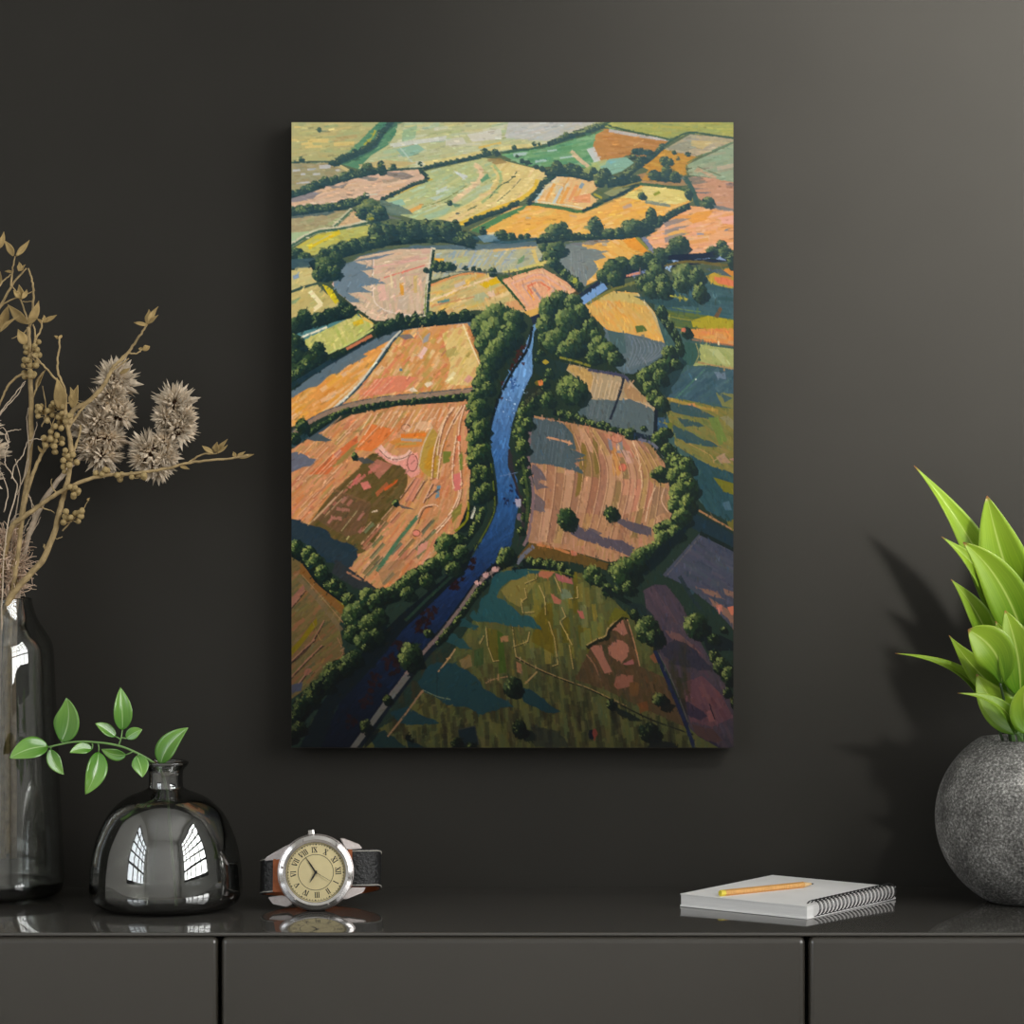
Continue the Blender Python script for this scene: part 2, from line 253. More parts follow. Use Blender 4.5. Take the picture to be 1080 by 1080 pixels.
    field([(300,312),(334,300),(346,311),(358,322),(330,333),(300,342)], (194,174,112), [(200,180,118),(186,168,106),(206,186,120),(180,176,110)], -25, 14, 3); line([(328,308),(339,321),(331,327)], (232,214,166), 4.6, sm=False); fill([(308,317),(318,313),(312,320),(308,321)], (130,150,110))
    fill([(340,300),(346,302),(351,306),(358,318),(354,321),(347,312)], (206,186,44)); line([(300,311),(320,303),(336,299)], (58,82,76), 2.4)
    fill([(300,358),(340,341),(375,330),(381,333),(350,345),(318,360)], (86,132,132)); line([(308,350),(345,336),(378,329)], (70,110,70), 2)
    field([(314,362),(345,347),(376,332),(396,343),(376,359),(346,374),(322,368)], (190,186,108), [(206,198,126),(176,182,92),(226,208,138),(196,190,110)], 66, 11, 3.4); fill([(372,340),(382,336),(384,341),(374,345)], (216,180,46),.9); line([(318,356),(345,345)], (226,220,190), 2)
    fill([(378,330),(392,339),(396,343),(384,338)], (224,186,100)); line([(346,373),(372,361),(394,347)], (190,196,120), 2)
    # road shadow + orange left + big orange
    fill([(300,418),(345,386),(390,360),(420,347),(500,336),(504,346),(430,352),(400,368),(345,402),(300,428)], (98, 114, 122))
    field([(300,424),(345,398),(375,378),(417,356),(402,378),(385,400),(352,433),(335,443),(300,452)], (224,154,80), [(230,164,60),(232,180,126),(216,142,62),(228,190,156),(208,154,84),(234,170,90)], -38, 16, 3.6)
    shade([(300,418),(345,388),(380,366),(404,356),(395,366),(378,372),(386,376),(372,384),(360,392),(345,396),(340,406),(322,410),(300,424)], (98, 114, 122),.95,2.); line([(335,440),(360,418),(385,396)], (230,190,140), 2.4, .8)
    field([(424,349),(448,345),(493,341),(498,352),(503,370),(509,390),(499,409),(460,415),(420,419),(370,427),(352,433),(380,408),(405,377),(415,361)], (212,152,92), [(208,144,72),(216,158,112),(222,134,98),(192,158,84),(226,188,132),(172,158,84),(216,124,92),(230,196,152)], -57, 11, 4, dens=1.2)
    field([(466,352),(490,343),(506,390),(497,407),(470,405),(475,385)], (222,192,124), [(226,196,130),(216,176,100),(230,190,130),(212,150,104),(200,176,90)], -62, 11, 3.6)
    field([(380,418),(395,400),(420,396),(440,398),(425,412),(400,417)], (220,134,100), [(222,128,100),(216,140,96),(226,150,120)], -52, 11, 3.6); fill(rect(446,372,13,5,-1.05),(232,190,176)); fill([(447,356),(454,350),(452,360),(445,362)], (150,160,170), .8); fill(rect(476,372,12,9,-.4),(170,160,90),.7); fill(rect(475,398,14,4,-.9),(230,212,160)); fill(rect(494,400,8,7,-1.),(222,160,140)); fill([(428,412),(436,408),(441,413)], (236,216,190)); fill(rect(452,405,7,6,-.7),(236,214,180)); fill(rect(423,390,3,3,0),(96,130,150)); shade([(418,354),(432,352),(438,356),(428,358)], (110,110,116),.8,1)
    line([(440,350),(446,362),(440,376)], (206,170,130), 1.4); line([(488,342),(497,364),(508,390)], (236,216,168), 1.6); line([(494,345),(503,372)], (190,120,70), 3, .7)
    for x0,y0,x1,y1 in ((372,420,392,398),(378,422,398,400),(384,420,404,398),(400,415,415,398)): line([(x0,y0),(x1,y1)], (232,176,140), .8)
    line([(349,434),(376,409),(395,385),(411,362),(424,349)], (214,206,186), 3.4); line([(350,435),(377,410),(396,386),(412,363),(425,349)], (56,82,92), 2.2)
    # main pink field
    A = lambda x, y: -48 if x < 410 else (-50-(x-410)*.42)
    field([(300,478),(340,454),(370,438),(420,428),(496,423),(492,450),(497,480),(494,530),(482,560),(457,592),(410,632),(388,624),(372,606),(335,580),(300,560)], (204,142,96), [(212,150,106),(206,156,96),(188,134,88),(218,164,126),(214,128,72),(162,144,82),(222,146,108),(216,164,98),(196,118,88)], A, 20, 3., dens=1.35, ja=4, al=.75)
    fill([(374,474),(392,447),(416,453),(404,466),(392,476)], (222,124,62)); field([(376,470),(392,448),(414,453),(396,472)], (224,126,66), [(228,134,74),(212,112,52),(216,130,80)], -60, 12, 2.4)
    fill([(326,500),(350,480),(376,460),(378,466),(362,480),(346,500)], (212,112,64)); fill([(350,492),(372,470),(380,466),(366,484),(354,492)], (150,128,70), .9); fill(rect(357,478,9,5,-.8),(200,130,110))
    fill([(420,462),(450,452),(450,470),(430,472),(420,472),(410,466)], (214,140,66)); fill(rect(436,459,26,4,-.05),(226,126,50)); fill(rect(434,464,22,3,.03),(176,156,140)); fill(rect(428,468,22,3,-.05),(190,150,80))
    fill([(395,476),(402,469),(410,477),(422,482),(433,475),(441,479),(443,500),(434,504),(424,494),(404,484)], (230,156,138)); line([(401,471),(408,480),(417,484),(428,481),(433,476)], (236,186,166), 5); line([(400,474),(408,482),(417,484.5),(428,482),(434,476)], (120,80,64), .8)
    def ring(x,y,rx,ry,c1,c2):
        q=[(x+rx*math.cos(k*.314),y+ry*math.sin(k*.314)) for k in range(21)]; fill(q,c1); line(q,c2,.9,sm=False)
    ring(435,488,5.5,9,(228,150,136),(130,80,66)); ring(428,451,4.6,3.6,(216,154,118),(130,90,66)); ring(447,449,9,5,(222,172,130),(196,150,110))
    fill([(442,490),(447,465),(455,452),(462,462),(462,500),(452,502)], (186,150,70), sm=True); line([(441,495),(446,470),(456,450)], (206,176,140), 1.6); fill([(447,494),(452,475),(460,468),(460,497)], (196,142,44), .9)
    # brown scrub patch
    bp=[(393,478),(410,488),(425,493),(430,506),(424,524),(410,545),(392,575),(374,584),(350,572),(328,556),(332,544),(352,518),(374,498)]
    field(bp, (102,84,46), [(98,82,42),(112,90,52),(88,80,40),(120,94,60),(94,86,44)], -48, 14, 3.4, sm=True)
    field([(334,548),(356,518),(392,532),(384,560),(366,566)], (112,84,58), [(120,88,62),(104,82,54),(96,78,46)], -50, 10, 3)
    for k in range(26):
        a=U(0,1); b=U(0,1); x=370+a*32-b*10; y=512-a*24+b*9
        if (x,y)>(0,0): fill(rect(x,y,U(2.5,7),U(1.5,3.2),-.8+U(-.3,.9)),jc((190,112,94),10),.85)
    fill([(388,492),(398,484),(414,490),(400,505)], (196,122,104), .75); fill([(380,509),(388,507),(392,514),(384,517)], (206,120,104)); line([(372,511),(376,505),(380,500)], (200,110,96), 3); fill([(396,520),(408,508),(410,511),(398,524)], (170,98,60)); fill([(405,515),(420,505),(418,509),(406,518)], (206,94,44))
    for x,y,l,w in ((363,527,8,4),(369,530,8,4),(344,538,9,3),(355,546,12,5),(362,537,14,4),(381,544,11,3),(381,559,7,4),(353,531,5,3),(349,548,9,3)): fill(rect(x,y,l,w,-.95 if l<12 else .1),jc((172,112,94)),.85)
    line([(360,560),(378,537)], (170,150,110), 1); line([(352,516),(390,530)], (124,92,62), 2.2, .8); fill(rect(396,539,5,2,-.3),(220,190,160)); fill(rect(367,567,5,1.6,-1),(190,180,120))
    # furrows of the pink field
    for k in range(26):
        x=U(318,400); y=U(440,470)+ (400-x)*.25; L=U(22,60); t=math.radians(-46)
        if k%2: x=U(312,345); y=U(500,560)
        q=[(x,y),(x+L*math.cos(t),y+L*math.sin(t))]
        if y-L*.7<438 or (x>335 and y>548): continue
        line([(a+.9,b+.9) for a,b in q],(156,108,78),1.0,.5); line(q, (232,186,148), .9, .75)
    for k in range(16):
        t=k/15; x0=392+t*98; y0=436-t*8; L=U(10,26); line([(x0,y0),(x0-L*.6,y0+L)], (232,196,158), 1.1, .85)
    for q in ([(487,428),(476,447),(466,472),(461,505)],[(478,430),(466,450),(458,474),(455,505)],[(481,459),(477,490),(478,512),(484,520),(472,545),(452,565)],[(490,427),(484,450),(484,480),(486,516),(478,540),(460,562)],[(470,440),(464,460),(461,480)]):
        line([(a+1.2,b+.4) for a,b in q],(140,94,66),1.4,.8); line(q,(236,196,160),1.3)
    fill([(467,476),(476,476),(474,487),(467,489)], (122,126,56)); fill([(484,479),(488,479),(488,495),(485,496)], (122,130,60)); fill([(478,500),(485,498),(486,516),(479,518)], (216,120,110)); fill([(461,511),(465,512),(463,524),(459,526)], (110,140,150)); fill([(476,540),(487,530),(486,540),(477,552)], (128,122,54),.9); fill([(482,460),(486,459),(486,465),(483,465)], (226,110,80))
    for q in ([(422,525),(438,503)],[(434,528),(447,507)],[(428,528),(441,505)],[(446,530),(456,510)],[(450,525),(460,516)]): line([(a+1,b+.6) for a,b in q],(96,66,50),1.6,.8); line(q,(230,178,150),1)
    fill([(427,528),(438,504),(446,503),(436,528)], (212,136,112), .7)
    for k in range(26):
        x=U(378,448); y=U(545,615); L=U(10,30)
        if x+y*.55 < 690 or (x-395)*.95+(y-625) > 12: continue
        q=[(x,y),(x+L*.66,y-L*.75)]; fill(rect(x+L*.33+2,y-L*.37+1,L,4,-.85),jc(rng.choice([(130,116,76),(112,122,84),(186,120,92),(150,110,70),(98,112,88)])),.8); line([(a+.9,b+.7) for a,b in q],(96,70,52),1.1,.6); line(q,(216,166,128),.85,.85)
    line([(440,545),(420,570),(398,602)], (84,120,88), 4); line([(440,546),(446,535),(458,532),(462,534)], (228,190,160), 1.1); line([(441,552),(447,537),(456,534)], (110,76,58), 1.4); ring(439,562,4,3.4,(226,138,116),(120,70,54)); fill([(441,575),(452,570),(450,578),(440,586)], (214,146,122)); line([(409,631),(428,612),(446,594),(454,582)], (216,160,130), 2); fill([(410,632),(430,614),(460,584),(470,575),(462,596),(430,622)], (104,96,40)); fill([(398,600),(412,592),(430,588),(420,608),(404,618)], (150,120,84), .5)
    shade([(300,546),(322,551),(338,556),(350,566),(372,576),(378,588),(366,600),(345,592),(318,572),(300,572)], (38,56,66),.97,2.); fill([(355,590),(378,606),(402,624),(405,632),(372,618),(350,604)], (52,56,58)); line([(366,603),(382,612)], (170,120,90), 2.4)
    shade([(300,470),(330,453),(356,441),(345,452),(335,457),(350,465),(338,466),(322,462),(312,472)], (66,84,92),.92,1.6); shade([(300,482),(314,476),(333,484),(326,491),(312,497),(300,500)], (96,104,120),.9,2.2)
    # road and hedge between the two
    line([(300,464),(330,443),(360,430),(400,422),(440,418),(500,411)], (150,124,104), 5); line([(300,461),(330,440),(360,427.5),(400,419),(440,415),(500,409)], (92,92,92), 1.2)
    hedge([(345,442),(362,434),(395,427),(430,423),(465,419.5),(497,417)], 2.6, lit=1.05); line([(300,472),(325,458),(350,442)], (40,64,68), 5); hedge([(326,458),(340,448),(352,440)], 2.6, lit=.7)
    tree(374,481,3.6,4.6); shade([(376,483),(386,482),(396,488),(384,489)], (76,80,80),.9,.8); tree(417,530,3.6,4.2); shade([(420,531),(438,537),(424,536)], (100,90,86),.9,.5)
    # bottom left field
    field([(300,582),(325,598),(345,622),(364,642),(358,660),(364,690),(340,714),(300,742)], (112,94,58), [(122,98,62),(102,92,52),(88,88,58),(142,94,64),(120,108,60)], -42, 15, 3.2)
    fill([(318,594),(342,618),(368,642),(362,650),(338,626),(316,604)], (128,88,44)); fill([(330,600),(366,636),(364,642),(338,616)], (128,106,28),.8); fill([(302,690),(318,672),(334,650),(335,658),(318,680),(302,698)], (124,106,22))
    line([(316,610),(336,632),(360,664)], (120,100,72), 5, .8); line([(319,606),(340,630),(362,656)],(152,118,80),1)
    for q in ([(302,702),(325,682),(342,654)],[(304,700),(332,674)],[(305,716),(322,698),(340,680)],[(314,722),(326,706)],[(304,644),(322,622)]): line([(a+.8,b+.8) for a,b in q],(56,42,32),1.6); line(q,(158,114,88),1.6)
    dab(325,708,6,3.6,(150,98,76),1,-.5); line([(356,672),(362,688),(355,700),(345,708)], (150,110,80), 1.3); line([(330,655),(338,674),(344,672)], (140,112,70), 1); fill([(308,722),(320,718),(318,728),(308,730)], (74,78,96),.9); line([(318,735),(345,708)], (60,46,32), 4); fill([(308,630),(320,616),(322,620),(308,640)], (150,100,84),.9)
    hedge([(302,574),(318,582),(328,592),(338,606),(352,618),(366,628)], 7.5, lit=.95); trees([(313,577,8),(326,583,8,8),(333,592,8,9),(340,604,8,9),(352,616,6),(368,632,8,8)])
    # belts
    trees([(312,268,9,7),(322,272,8,6),(304,276,8)], lit=.7); fill([(300,274),(338,272),(330,282),(300,284)], (70,96,104),.8)
    hedge([(330,278),(345,270),(362,263),(380,258),(398,252),(416,250),(440,248),(465,247),(486,250),(500,254)], 7, lit=.7)
    trees([(342,268,6),(352,265,7),(364,261,7),(374,259,6,8),(386,256,6,8),(396,244,8,9),(397,254,8),(410,243,8,9),(424,241,7,9),(436,241,8,10),(448,240,7,9),(458,241,8,9),(470,242,8,9),(480,241,6,9),(487,250,7),(495,251,7,6),(486,254,3.5)], lit=.85)
    trees([(344,283,11,13),(338,289,9,8),(354,274,8,9),(352,288,8,8)], lit=.8)
    trees([(509,244,4,4.6),(530,249,6,6.5),(539,250,5),(549,250,3),(556,250,4),(524,248,4)], lit=.7); line([(500,251),(530,256),(566,252)], (58,88,96), 3); fill([(503,249),(520,247),(526,254),(510,256)], (120,150,166),.8); fill([(512,246),(522,245),(520,248)],(226,206,160),.9)
    trees([(459,280,5,6),(466,281,5,6),(474,281,6,5),(449,285,3),(491,283,2.6),(499,284,2.4,3.4),(505,285,2.4),(519,287,5,5)], lit=.8); line([(470,287),(500,287),(540,289)], (90,104,104), 2, .7)
    hedge([(302,348),(318,342),(335,338),(352,332),(370,328)], 6, lit=.55); trees([(321,334,8,8),(313,342,8),(336,334,7,5),(347,331,6),(362,323,6,6),(368,328,7,5)], lit=.7)
    trees([(312,362,10,10),(311,378,11,11),(336,371,8,12),(326,384,10,10),(313,392,11,9),(308,401,8)], lit=.65); trees([(322,387,8,8),(316,394,6,5)], lit=.9); line([(300,412),(345,384),(392,357)], (36,58,66), 5); hedge([(350,378),(372,366),(390,355)], 2.6, lit=.6); line([(366,368),(392,354)], (196,118,84), 3)
    hedge([(398,351),(412,345),(430,341),(450,339),(475,336),(500,333)], 4.6, lit=.7); trees([(400,346,6.5,6),(412,342,7,6.5),(422,336,5,7),(430,337,3.4,5),(438,336,4.6,7),(455,334,6,6),(466,333,6),(478,334,5),(490,332,6)], lit=.75)
    trees([(319,449,7.5,8),(311,462,6,7)], lit=.8)
    # right of the river
    field([(583,380),(655,396),(664,402),(684,424),(692,432),(690,460),(650,450),(618,442),(616,420),(612,402)], (172,150,116), [(178,156,122),(164,146,116),(186,154,112),(170,140,100)], 100, 14, 3.2)
    field([(588,381),(620,390),(626,398),(622,418),(616,404)], (190,152,92), [(196,160,100),(180,142,86)], 40, 10, 2.6)
    rows((625,396),(655,402),(620,420),(649,424),7,(214,182,146),1.1,.9); fill([(660,402),(672,412),(684,424),(662,422),(657,412)], (170,130,88),.8); line([(658,420),(684,428)], (214,170,130), 1.1); line([(661,410),(668,401)], (206,160,120), 1.2)
    shade([(612,420),(645,422),(664,421),(686,430),(693,440),(691,462),(650,451),(612,440)], (86, 102, 106),.93,1.6); rows((620,424),(650,426),(616,440),(646,446),6,(128,126,124),.9,.6)
    line([(658,397),(652,418),(643,442)], (36,44,56), 2.6); line([(620,390),(655,396),(662,402)], (76,76,96), 3)
    field([(616,324),(645,307),(672,309),(690,330),(706,352),(713,366),(700,374),(680,384),(660,392),(648,380),(636,345)], (214,168,92), [(226,168,72),(212,174,116),(200,166,94),(222,154,72),(206,178,110)], 48, 12, 3, dens=1.2)
    fill([(630,316),(646,308),(672,310),(684,324),(668,320),(650,318)], (190,176,110),.7); fill([(684,324),(700,344),(712,362),(706,366),(694,348)], (184,166,124),.9)
    shade([(636,346),(652,350),(676,354),(700,362),(710,366),(690,382),(668,394),(652,392),(640,372)], (90, 108, 116),.95,1.4); fill([(640,348),(658,352),(660,372),(646,376)], (72,98,98),.8)
    for k in range(9): line([(662+k*4.5,354+k*1.2),(667+k*4,368+k*.3),(660+k*3.2,388-k*.9)], (132,136,144), .8, .75)
    fill([(669,344),(678,343),(682,349),(671,351)], (88,108,58)); line([(672,310),(692,336),(712,366)], (206,186,140), 1.8)
    # far right column
    fill([(690,300),(780,280),(780,560),(738,530),(700,470),(706,380),(690,330)], (68,96,92))
    field([(742,292),(760,284),(780,280),(780,308),(752,300)], (176,152,60), [(190,156,56),(170,150,60),(200,140,60)], 8, 12, 3); fill([(752,293),(760,292),(780,298),(780,304),(756,299)], (218,122,84)); fill([(758,285),(780,282),(780,292),(768,290)], (206,136,60)); shade([(742,284),(760,284),(772,292),(758,290)], (76,96,108),.9,1)
    field([(735,298),(780,306),(780,338),(740,332),(700,326),(698,310)], (66,98,104), [(62,94,102),(74,106,108),(58,88,92)], 8, 18, 3.4); line([(708,312),(725,316)],(190,180,60),2,.8)
    field([(700,326),(740,332),(780,338),(780,352),(738,352),(712,346)], (90,108,62), [(84,104,66),(110,118,50),(70,96,76)], 10, 16, 2.6); fill([(728,338),(746,333),(780,339),(780,348),(745,347),(730,345)], (170,156,44)); fill([(752,334),(758,324),(761,326),(756,336)], (110,84,60))
    for y in (323,333,343): line([(702,y),(722,y+4),(738,y+6)], (150,140,60) if y>325 else (110,130,70), 1.4, .8)
    field([(728,347),(780,346),(780,366),(745,360),(730,356)], (214,146,78), [(218,140,70),(210,156,80),(220,130,80),(206,160,110)], 6, 16, 3); line([(728,358),(755,362),(780,366)], (150,110,84), 1.6); fill(rect(757,362,2,5,0),(226,200,160))
    field([(734,363),(780,369),(780,390),(748,385),(730,386),(738,374)], (164,168,104), [(160,166,106),(178,178,114),(148,158,92)], 30, 14, 4); fill([(746,368),(756,368),(770,384),(762,384)], (182,186,126)); shade([(722,360),(738,364),(734,372),(738,380),(728,386),(718,384)], (58,92,82),.95,1); line([(735,382),(750,385),(780,390)], (170,140,90), 2.2); line([(733,362),(736,374),(732,384)], (160,150,90), 1)
    field([(704,404),(730,386),(780,391),(780,428),(735,424),(700,420)], (66,94,104), [(62,90,102),(72,100,100),(80,108,112),(56,84,92)], -40, 14, 3.2); fill([(752,392),(764,393),(765,400),(756,399)], (112,126,140),.9); line([(712,420),(726,406),(742,390)], (80,120,100), 2, .8); dab(733,400,1,1,(220,220,200)); fill([(754,414),(780,416),(780,432),(760,428)], (140,132,66),.8); shade([(754,412),(772,420),(764,424)], (62,90,98),.9,1)
    field([(695,418),(720,421),(750,428),(780,432),(780,520),(752,504),(732,482),(712,470),(704,440)], (128,120,64), [(136,122,58),(112,118,62),(124,128,72),(146,124,70),(100,112,64)], 30, 14, 3)
    line([(697,419),(714,423),(736,429),(756,433)], (168,138,66), 3); fill([(724,426),(732,425),(733,429),(726,430)], (206,140,84))
    for q in ([(702,424),(730,428),(756,440),(745,442),(715,436),(704,432)],[(712,440),(735,445),(742,450),(722,450)],[(705,446),(735,460),(762,472),(740,470),(712,462)],[(712,456),(730,466),(722,468)]): shade(q,(56,84,90),.92,1.4)
    fill([(746,440),(756,440),(766,464),(758,470)], (110,130,62),.9); fill([(758,440),(780,460),(780,450),(766,438)], (140,136,110),.7); line([(726,468),(748,480),(752,488)], (170,136,80), 1.2); fill([(754,482),(762,478),(770,488),(760,489)], (166,134,106)); fill([(768,484),(776,482),(776,488)], (180,130,120)); line([(752,486),(764,478)],(180,150,110),1)
    field([(728,480),(750,492),(770,498),(780,504),(780,556),(744,538),(734,520)], (46,78,84), [(44,76,80),(52,84,88),(40,70,72)], 50, 14, 3.4); fill([(751,503),(764,507),(780,512),(780,524),(764,519),(758,513)], (116,112,34)); fill([(761,530),(768,528),(771,538),(764,538)], (76,104,116)); fill([(766,550),(776,546),(776,560),(768,556)], (112,104,44)); line([(736,538),(755,549),(778,562)], (166,122,82), 2.2); fill([(730,540),(752,551),(780,568),(780,585),(750,568),(728,556)], (32,52,60)); 
    field([(737,562),(780,584),(780,672),(752,640),(722,617),(698,606)], (74,76,90), [(78,78,90),(68,72,86),(84,80,92),(72,78,86)], 28, 18, 4); line([(703,606),(738,565)], (104,98,98), 1.2); line([(738,562),(780,583)], (24,38,34), 4)
    for q in ([(732,618),(752,622),(764,632),(748,628)],[(746,630),(766,640),(780,652),(770,656),(756,642)],[(760,620),(780,626),(780,634),(764,628)],[(768,652),(780,656),(780,668),(772,664)]): shade(q,(146,106,84),.85,1.6)
    fill([(754,638),(760,637),(762,644),(757,645)], (186,116,96)); fill([(766,640),(776,638),(776,650),(770,648)], (206,120,90)); dab(728,624,4,3,(56,78,86)); line([(716,608),(728,628),(738,642)],(40,52,56),4,.8)
    field([(678,622),(690,616),(702,617),(716,634),(727,655),(742,684),(760,716),(780,752),(780,800),(736,800),(726,768),(708,716),(692,684),(682,650)], (78,66,74), [(84,68,74),(74,64,76),(92,68,74),(70,62,72)], 62, 18, 4)
    fill([(700,664),(716,668),(730,680),(740,690),(724,684),(706,672)], (122,86,78),.8); shade([(694,684),(712,672),(738,690),(752,708),(736,706),(706,700)], (52,50,62),.9,2.); field([(712,722),(740,712),(760,732),(772,756),(750,766),(728,760)], (104,70,76), [(112,74,78),(98,66,74),(120,78,76)], 62, 14, 4); shade([(716,735),(730,742),(744,754),(738,760),(722,752)], (50,44,62),.8,1.4); fill([(744,750),(750,748),(753,760),(747,761)], (136,86,84)); line([(747,742),(753,758)], (28,24,36), 1.2); shade([(730,764),(752,768),(760,780),(745,790),(734,784)], (84,58,52),.8,2); shade([(735,775),(760,786),(770,800),(738,800)],(40,36,58),.8,2)
    # main right field: stripes between curved furrows
    def cv(t): 
        x0=566+t*118; y0=441+t*26; b=11*math.sin(math.pi*min(1,max(0,t)))+3
        x1=559+t*137; y1=570+t*14 if t<.6 else 578-(t-.6)*60
        xm=(x0+x1)/2+b+ t*8; ym=(y0+y1)/2-10
        return smooth([(x0,y0),((x0+xm)/2+b*.35,(y0+ym)/2),(xm,ym),((x1+xm)/2+1,(y1+ym)/2+2),(x1,y1)])
    base18=[(562,438),(590,444),(640,453),(682,466),(700,488),(705,512),(708,542),(692,572),(662,594),(640,592),(600,580),(558,574),(555,562),(563,512),(557,480)]
    field(base18,(180,132,98),[(184,134,100),(168,124,92),(190,142,108),(156,120,80),(196,126,98),(172,134,86)],88,14,3)
    N=17; P18=[(184,138,102),(166,120,92),(190,142,110),(146,120,76),(196,130,102),(176,138,88),(160,114,88),(200,150,116)]
    for k in range(N):
        a,b=cv(k/N),cv((k+1)/N); 
        for j in range(4):
            i0=j*5; i1=i0+6
            if U(0,1)<.85: fill(a[i0:i1]+b[i0:i1][::-1], jc(rng.choice(P18),8), .75)
    fill([(644,470),(652,474),(654,500),(646,502)], (206,140,60),.6); fill([(648,455),(655,459),(657,478),(650,478)], (128,136,150),.7); fill([(640,462),(644,463),(646,474),(642,474)], (120,132,150),.7); fill([(655,474),(664,476),(668,488),(660,489)], (206,160,146),.8); ring(650,462,6,4.6,(206,138,108),(150,96,76)); ring(656,493,4,4,(216,118,86),(170,96,70)); fill([(654,505),(668,505),(666,522),(655,522)], (206,144,112),.8); fill([(613,466),(618,470),(618,490),(612,520),(606,525),(610,495)], (126,106,46),.8); fill([(624,460),(630,468),(632,500),(627,500)], (124,106,50),.8); fill([(600,465),(606,468),(605,480),(601,478)],(140,120,40),.8)
    fill([(672,470),(694,486),(702,515),(690,512),(678,500)], (172,138,80),.7); fill([(690,512),(704,515),(700,540),(684,548)], (150,118,90),.7)
    for k in range(1,N):
        q=cv(k/N); s=int(U(0,5)); e=len(q)-int(U(0,5)); q=q[s:e]
        line([(x+1.2,y+.4) for x,y in q],(118,86,68),1.2,.5,sm=False); line(q,(212,164,124) if k%3 else (196,150,112),.9,.85,sm=False)
    line([(691,512),(684,530),(680,550)], (224,186,150), 1.2); line([(700,514),(697,528),(704,540)], (216,170,140), 1.2); line([(664,458),(672,480),(676,505),(676,515)],(226,186,146),1.1)
    shade([(560,440),(592,446),(604,458),(607,476),(600,472),(618,480),(606,484),(624,484),(606,488),(616,500),(590,492),(574,490),(558,488)], (74, 92, 98),.93,1.6); rows((570,444),(598,450),(563,488),(594,490),8,(112,120,124),.8,.6); line([(576,461),(590,464),(603,468)], (206,150,110), 2); shade([(560,490),(570,494),(576,506),(566,507),(578,514),(564,516)], (100,92,98),.85,1.4); shade([(564,520),(574,530),(572,540),(562,538)], (104,94,98),.85,1.4)
    line([(560,440),(557,490),(562,520),(558,560),(552,575)], (132,108,108), 3)
    shade([(648,543),(662,549),(686,556),(687,566),(668,561),(650,551)], (88,82,92),.92,.8); shade([(602,552),(620,558),(636,566),(655,570),(668,578),(664,586),(640,578),(612,568),(602,562)], (86,80,92),.92,1.2); shade([(620,556),(634,562),(628,566)], (90,84,94),.8,1)
    rows((600,566),(660,582),(600,578),(656,596),9,(206,150,116),.9,.8,.02)
    fill([(558,572),(600,580),(650,597),(644,602),(600,592),(545,588)], (104,80,38)); line([(566,574),(585,578),(600,583)], (196,126,76), 2.6); fill([(601,580),(608,582),(608,586),(602,585)], (206,126,96)); line([(562,576),(553,584),(545,594)], (110,110,120), 4); fill([(650,592),(656,590),(656,596),(650,597)],(200,116,90),.8)
    tree(597,547,10.5,11.5,lit=.75); tree(644,542,8,8.4,lit=.75)
    # bottom green field
    bf=[(530,600),(548,597),(580,598),(616,606),(640,626),(662,648),(682,660),(700,712),(727,768),(738,800),(380,800),(425,752),(470,697),(500,652),(520,618)]
    field(bf,(92,92,48),[(100,98,50),(84,92,54),(108,100,48),(80,90,56),(96,92,56),(104,92,54),(76,86,52)],82,17,5,dens=1.3,sm=True,al=.55)
    for k in range(420):
        y=U(680,792); x=U(400+ (788-y)*.35,726)
        fill(rect(x,y,U(10,24),U(3,7),math.radians(82+U(-6,6))),jc(rng.choice([(62,56,36),(56,54,34),(50,50,32),(72,57,38),(58,50,32),(46,52,36)] if y < 735 else [(48,43,28),(44,42,28),(40,40,27),(56,45,31),(46,40,27),(36,40,30)]),4),.42*min(1,(y-672)/45))
    for k in range(60):
        x=U(555,635); y=U(612,690); fill(rect(x,y,U(12,26),U(4,8),1.45),jc(rng.choice([(126,116,52),(138,120,46),(110,112,60),(118,120,76),(104,92,24)])),.7)
    fill([(542,609),(562,603),(566,612),(556,626),(548,640),(534,632),(528,622)], (138,122,62),.8); fill([(575,636),(582,636),(584,690),(560,676),(564,652)], (104,88,20),.75); fill([(512,662),(524,664),(526,698),(518,696)], (100,90,28),.8); fill([(524,664),(530,668),(534,708),(526,710)], (64,86,28),.8); fill([(500,685),(510,682),(510,700),(500,702)],(62,82,44),.8)
    fill([(566,599),(585,603),(578,610),(568,608)], (176,108,78)); fill([(585,604),(602,611),(604,616),(587,612)], (168,98,92)); fill([(580,625),(592,633),(590,637),(584,636)], (176,108,84)); fill([(609,644),(614,644),(616,652),(611,652)], (180,104,88)); fill([(590,620),(600,622),(603,630),(592,632)], (118,132,108),.8); fill([(527,671),(536,670),(536,676),(528,677)], (160,116,78)); fill([(544,697),(550,700),(549,710),(545,708)], (150,106,74)); fill([(484,696),(496,690),(498,702),(488,706)], (140,112,72),.8)
    for q in ([(566,600),(565,610),(553,615)],[(553,620),(555,630),(549,634),(551,646),(563,645)],[(568,617),(574,630),(575,648)],[(584,607),(592,625)],[(608,618),(609,630),(600,631)],[(592,640),(596,650),(590,655),(603,680)],[(540,660),(542,680),(544,692)],[(540,682),(556,676),(558,666)],[(600,680),(604,705)],[(578,655),(584,672),(588,700),(582,702)],[(512,660),(514,680),(520,697),(526,696)],[(506,678),(510,670)]):
        line([(a+.8,b+.8) for a,b in q],(60,56,30),1.2,.7,sm=False); line(q,(186,158,98),1.1,.9,sm=False)
    line([(544,693),(570,707),(600,719),(622,727),(660,746),(690,760),(730,774)], (36,36,28), 1.6); line([(544,692),(570,706),(600,718),(622,726),(660,744)], (158,128,84), 1.1); line([(553,721),(566,708)], (170,138,90), 2); line([(512,720),(520,716),(535,713)], (160,120,84), 1.4)
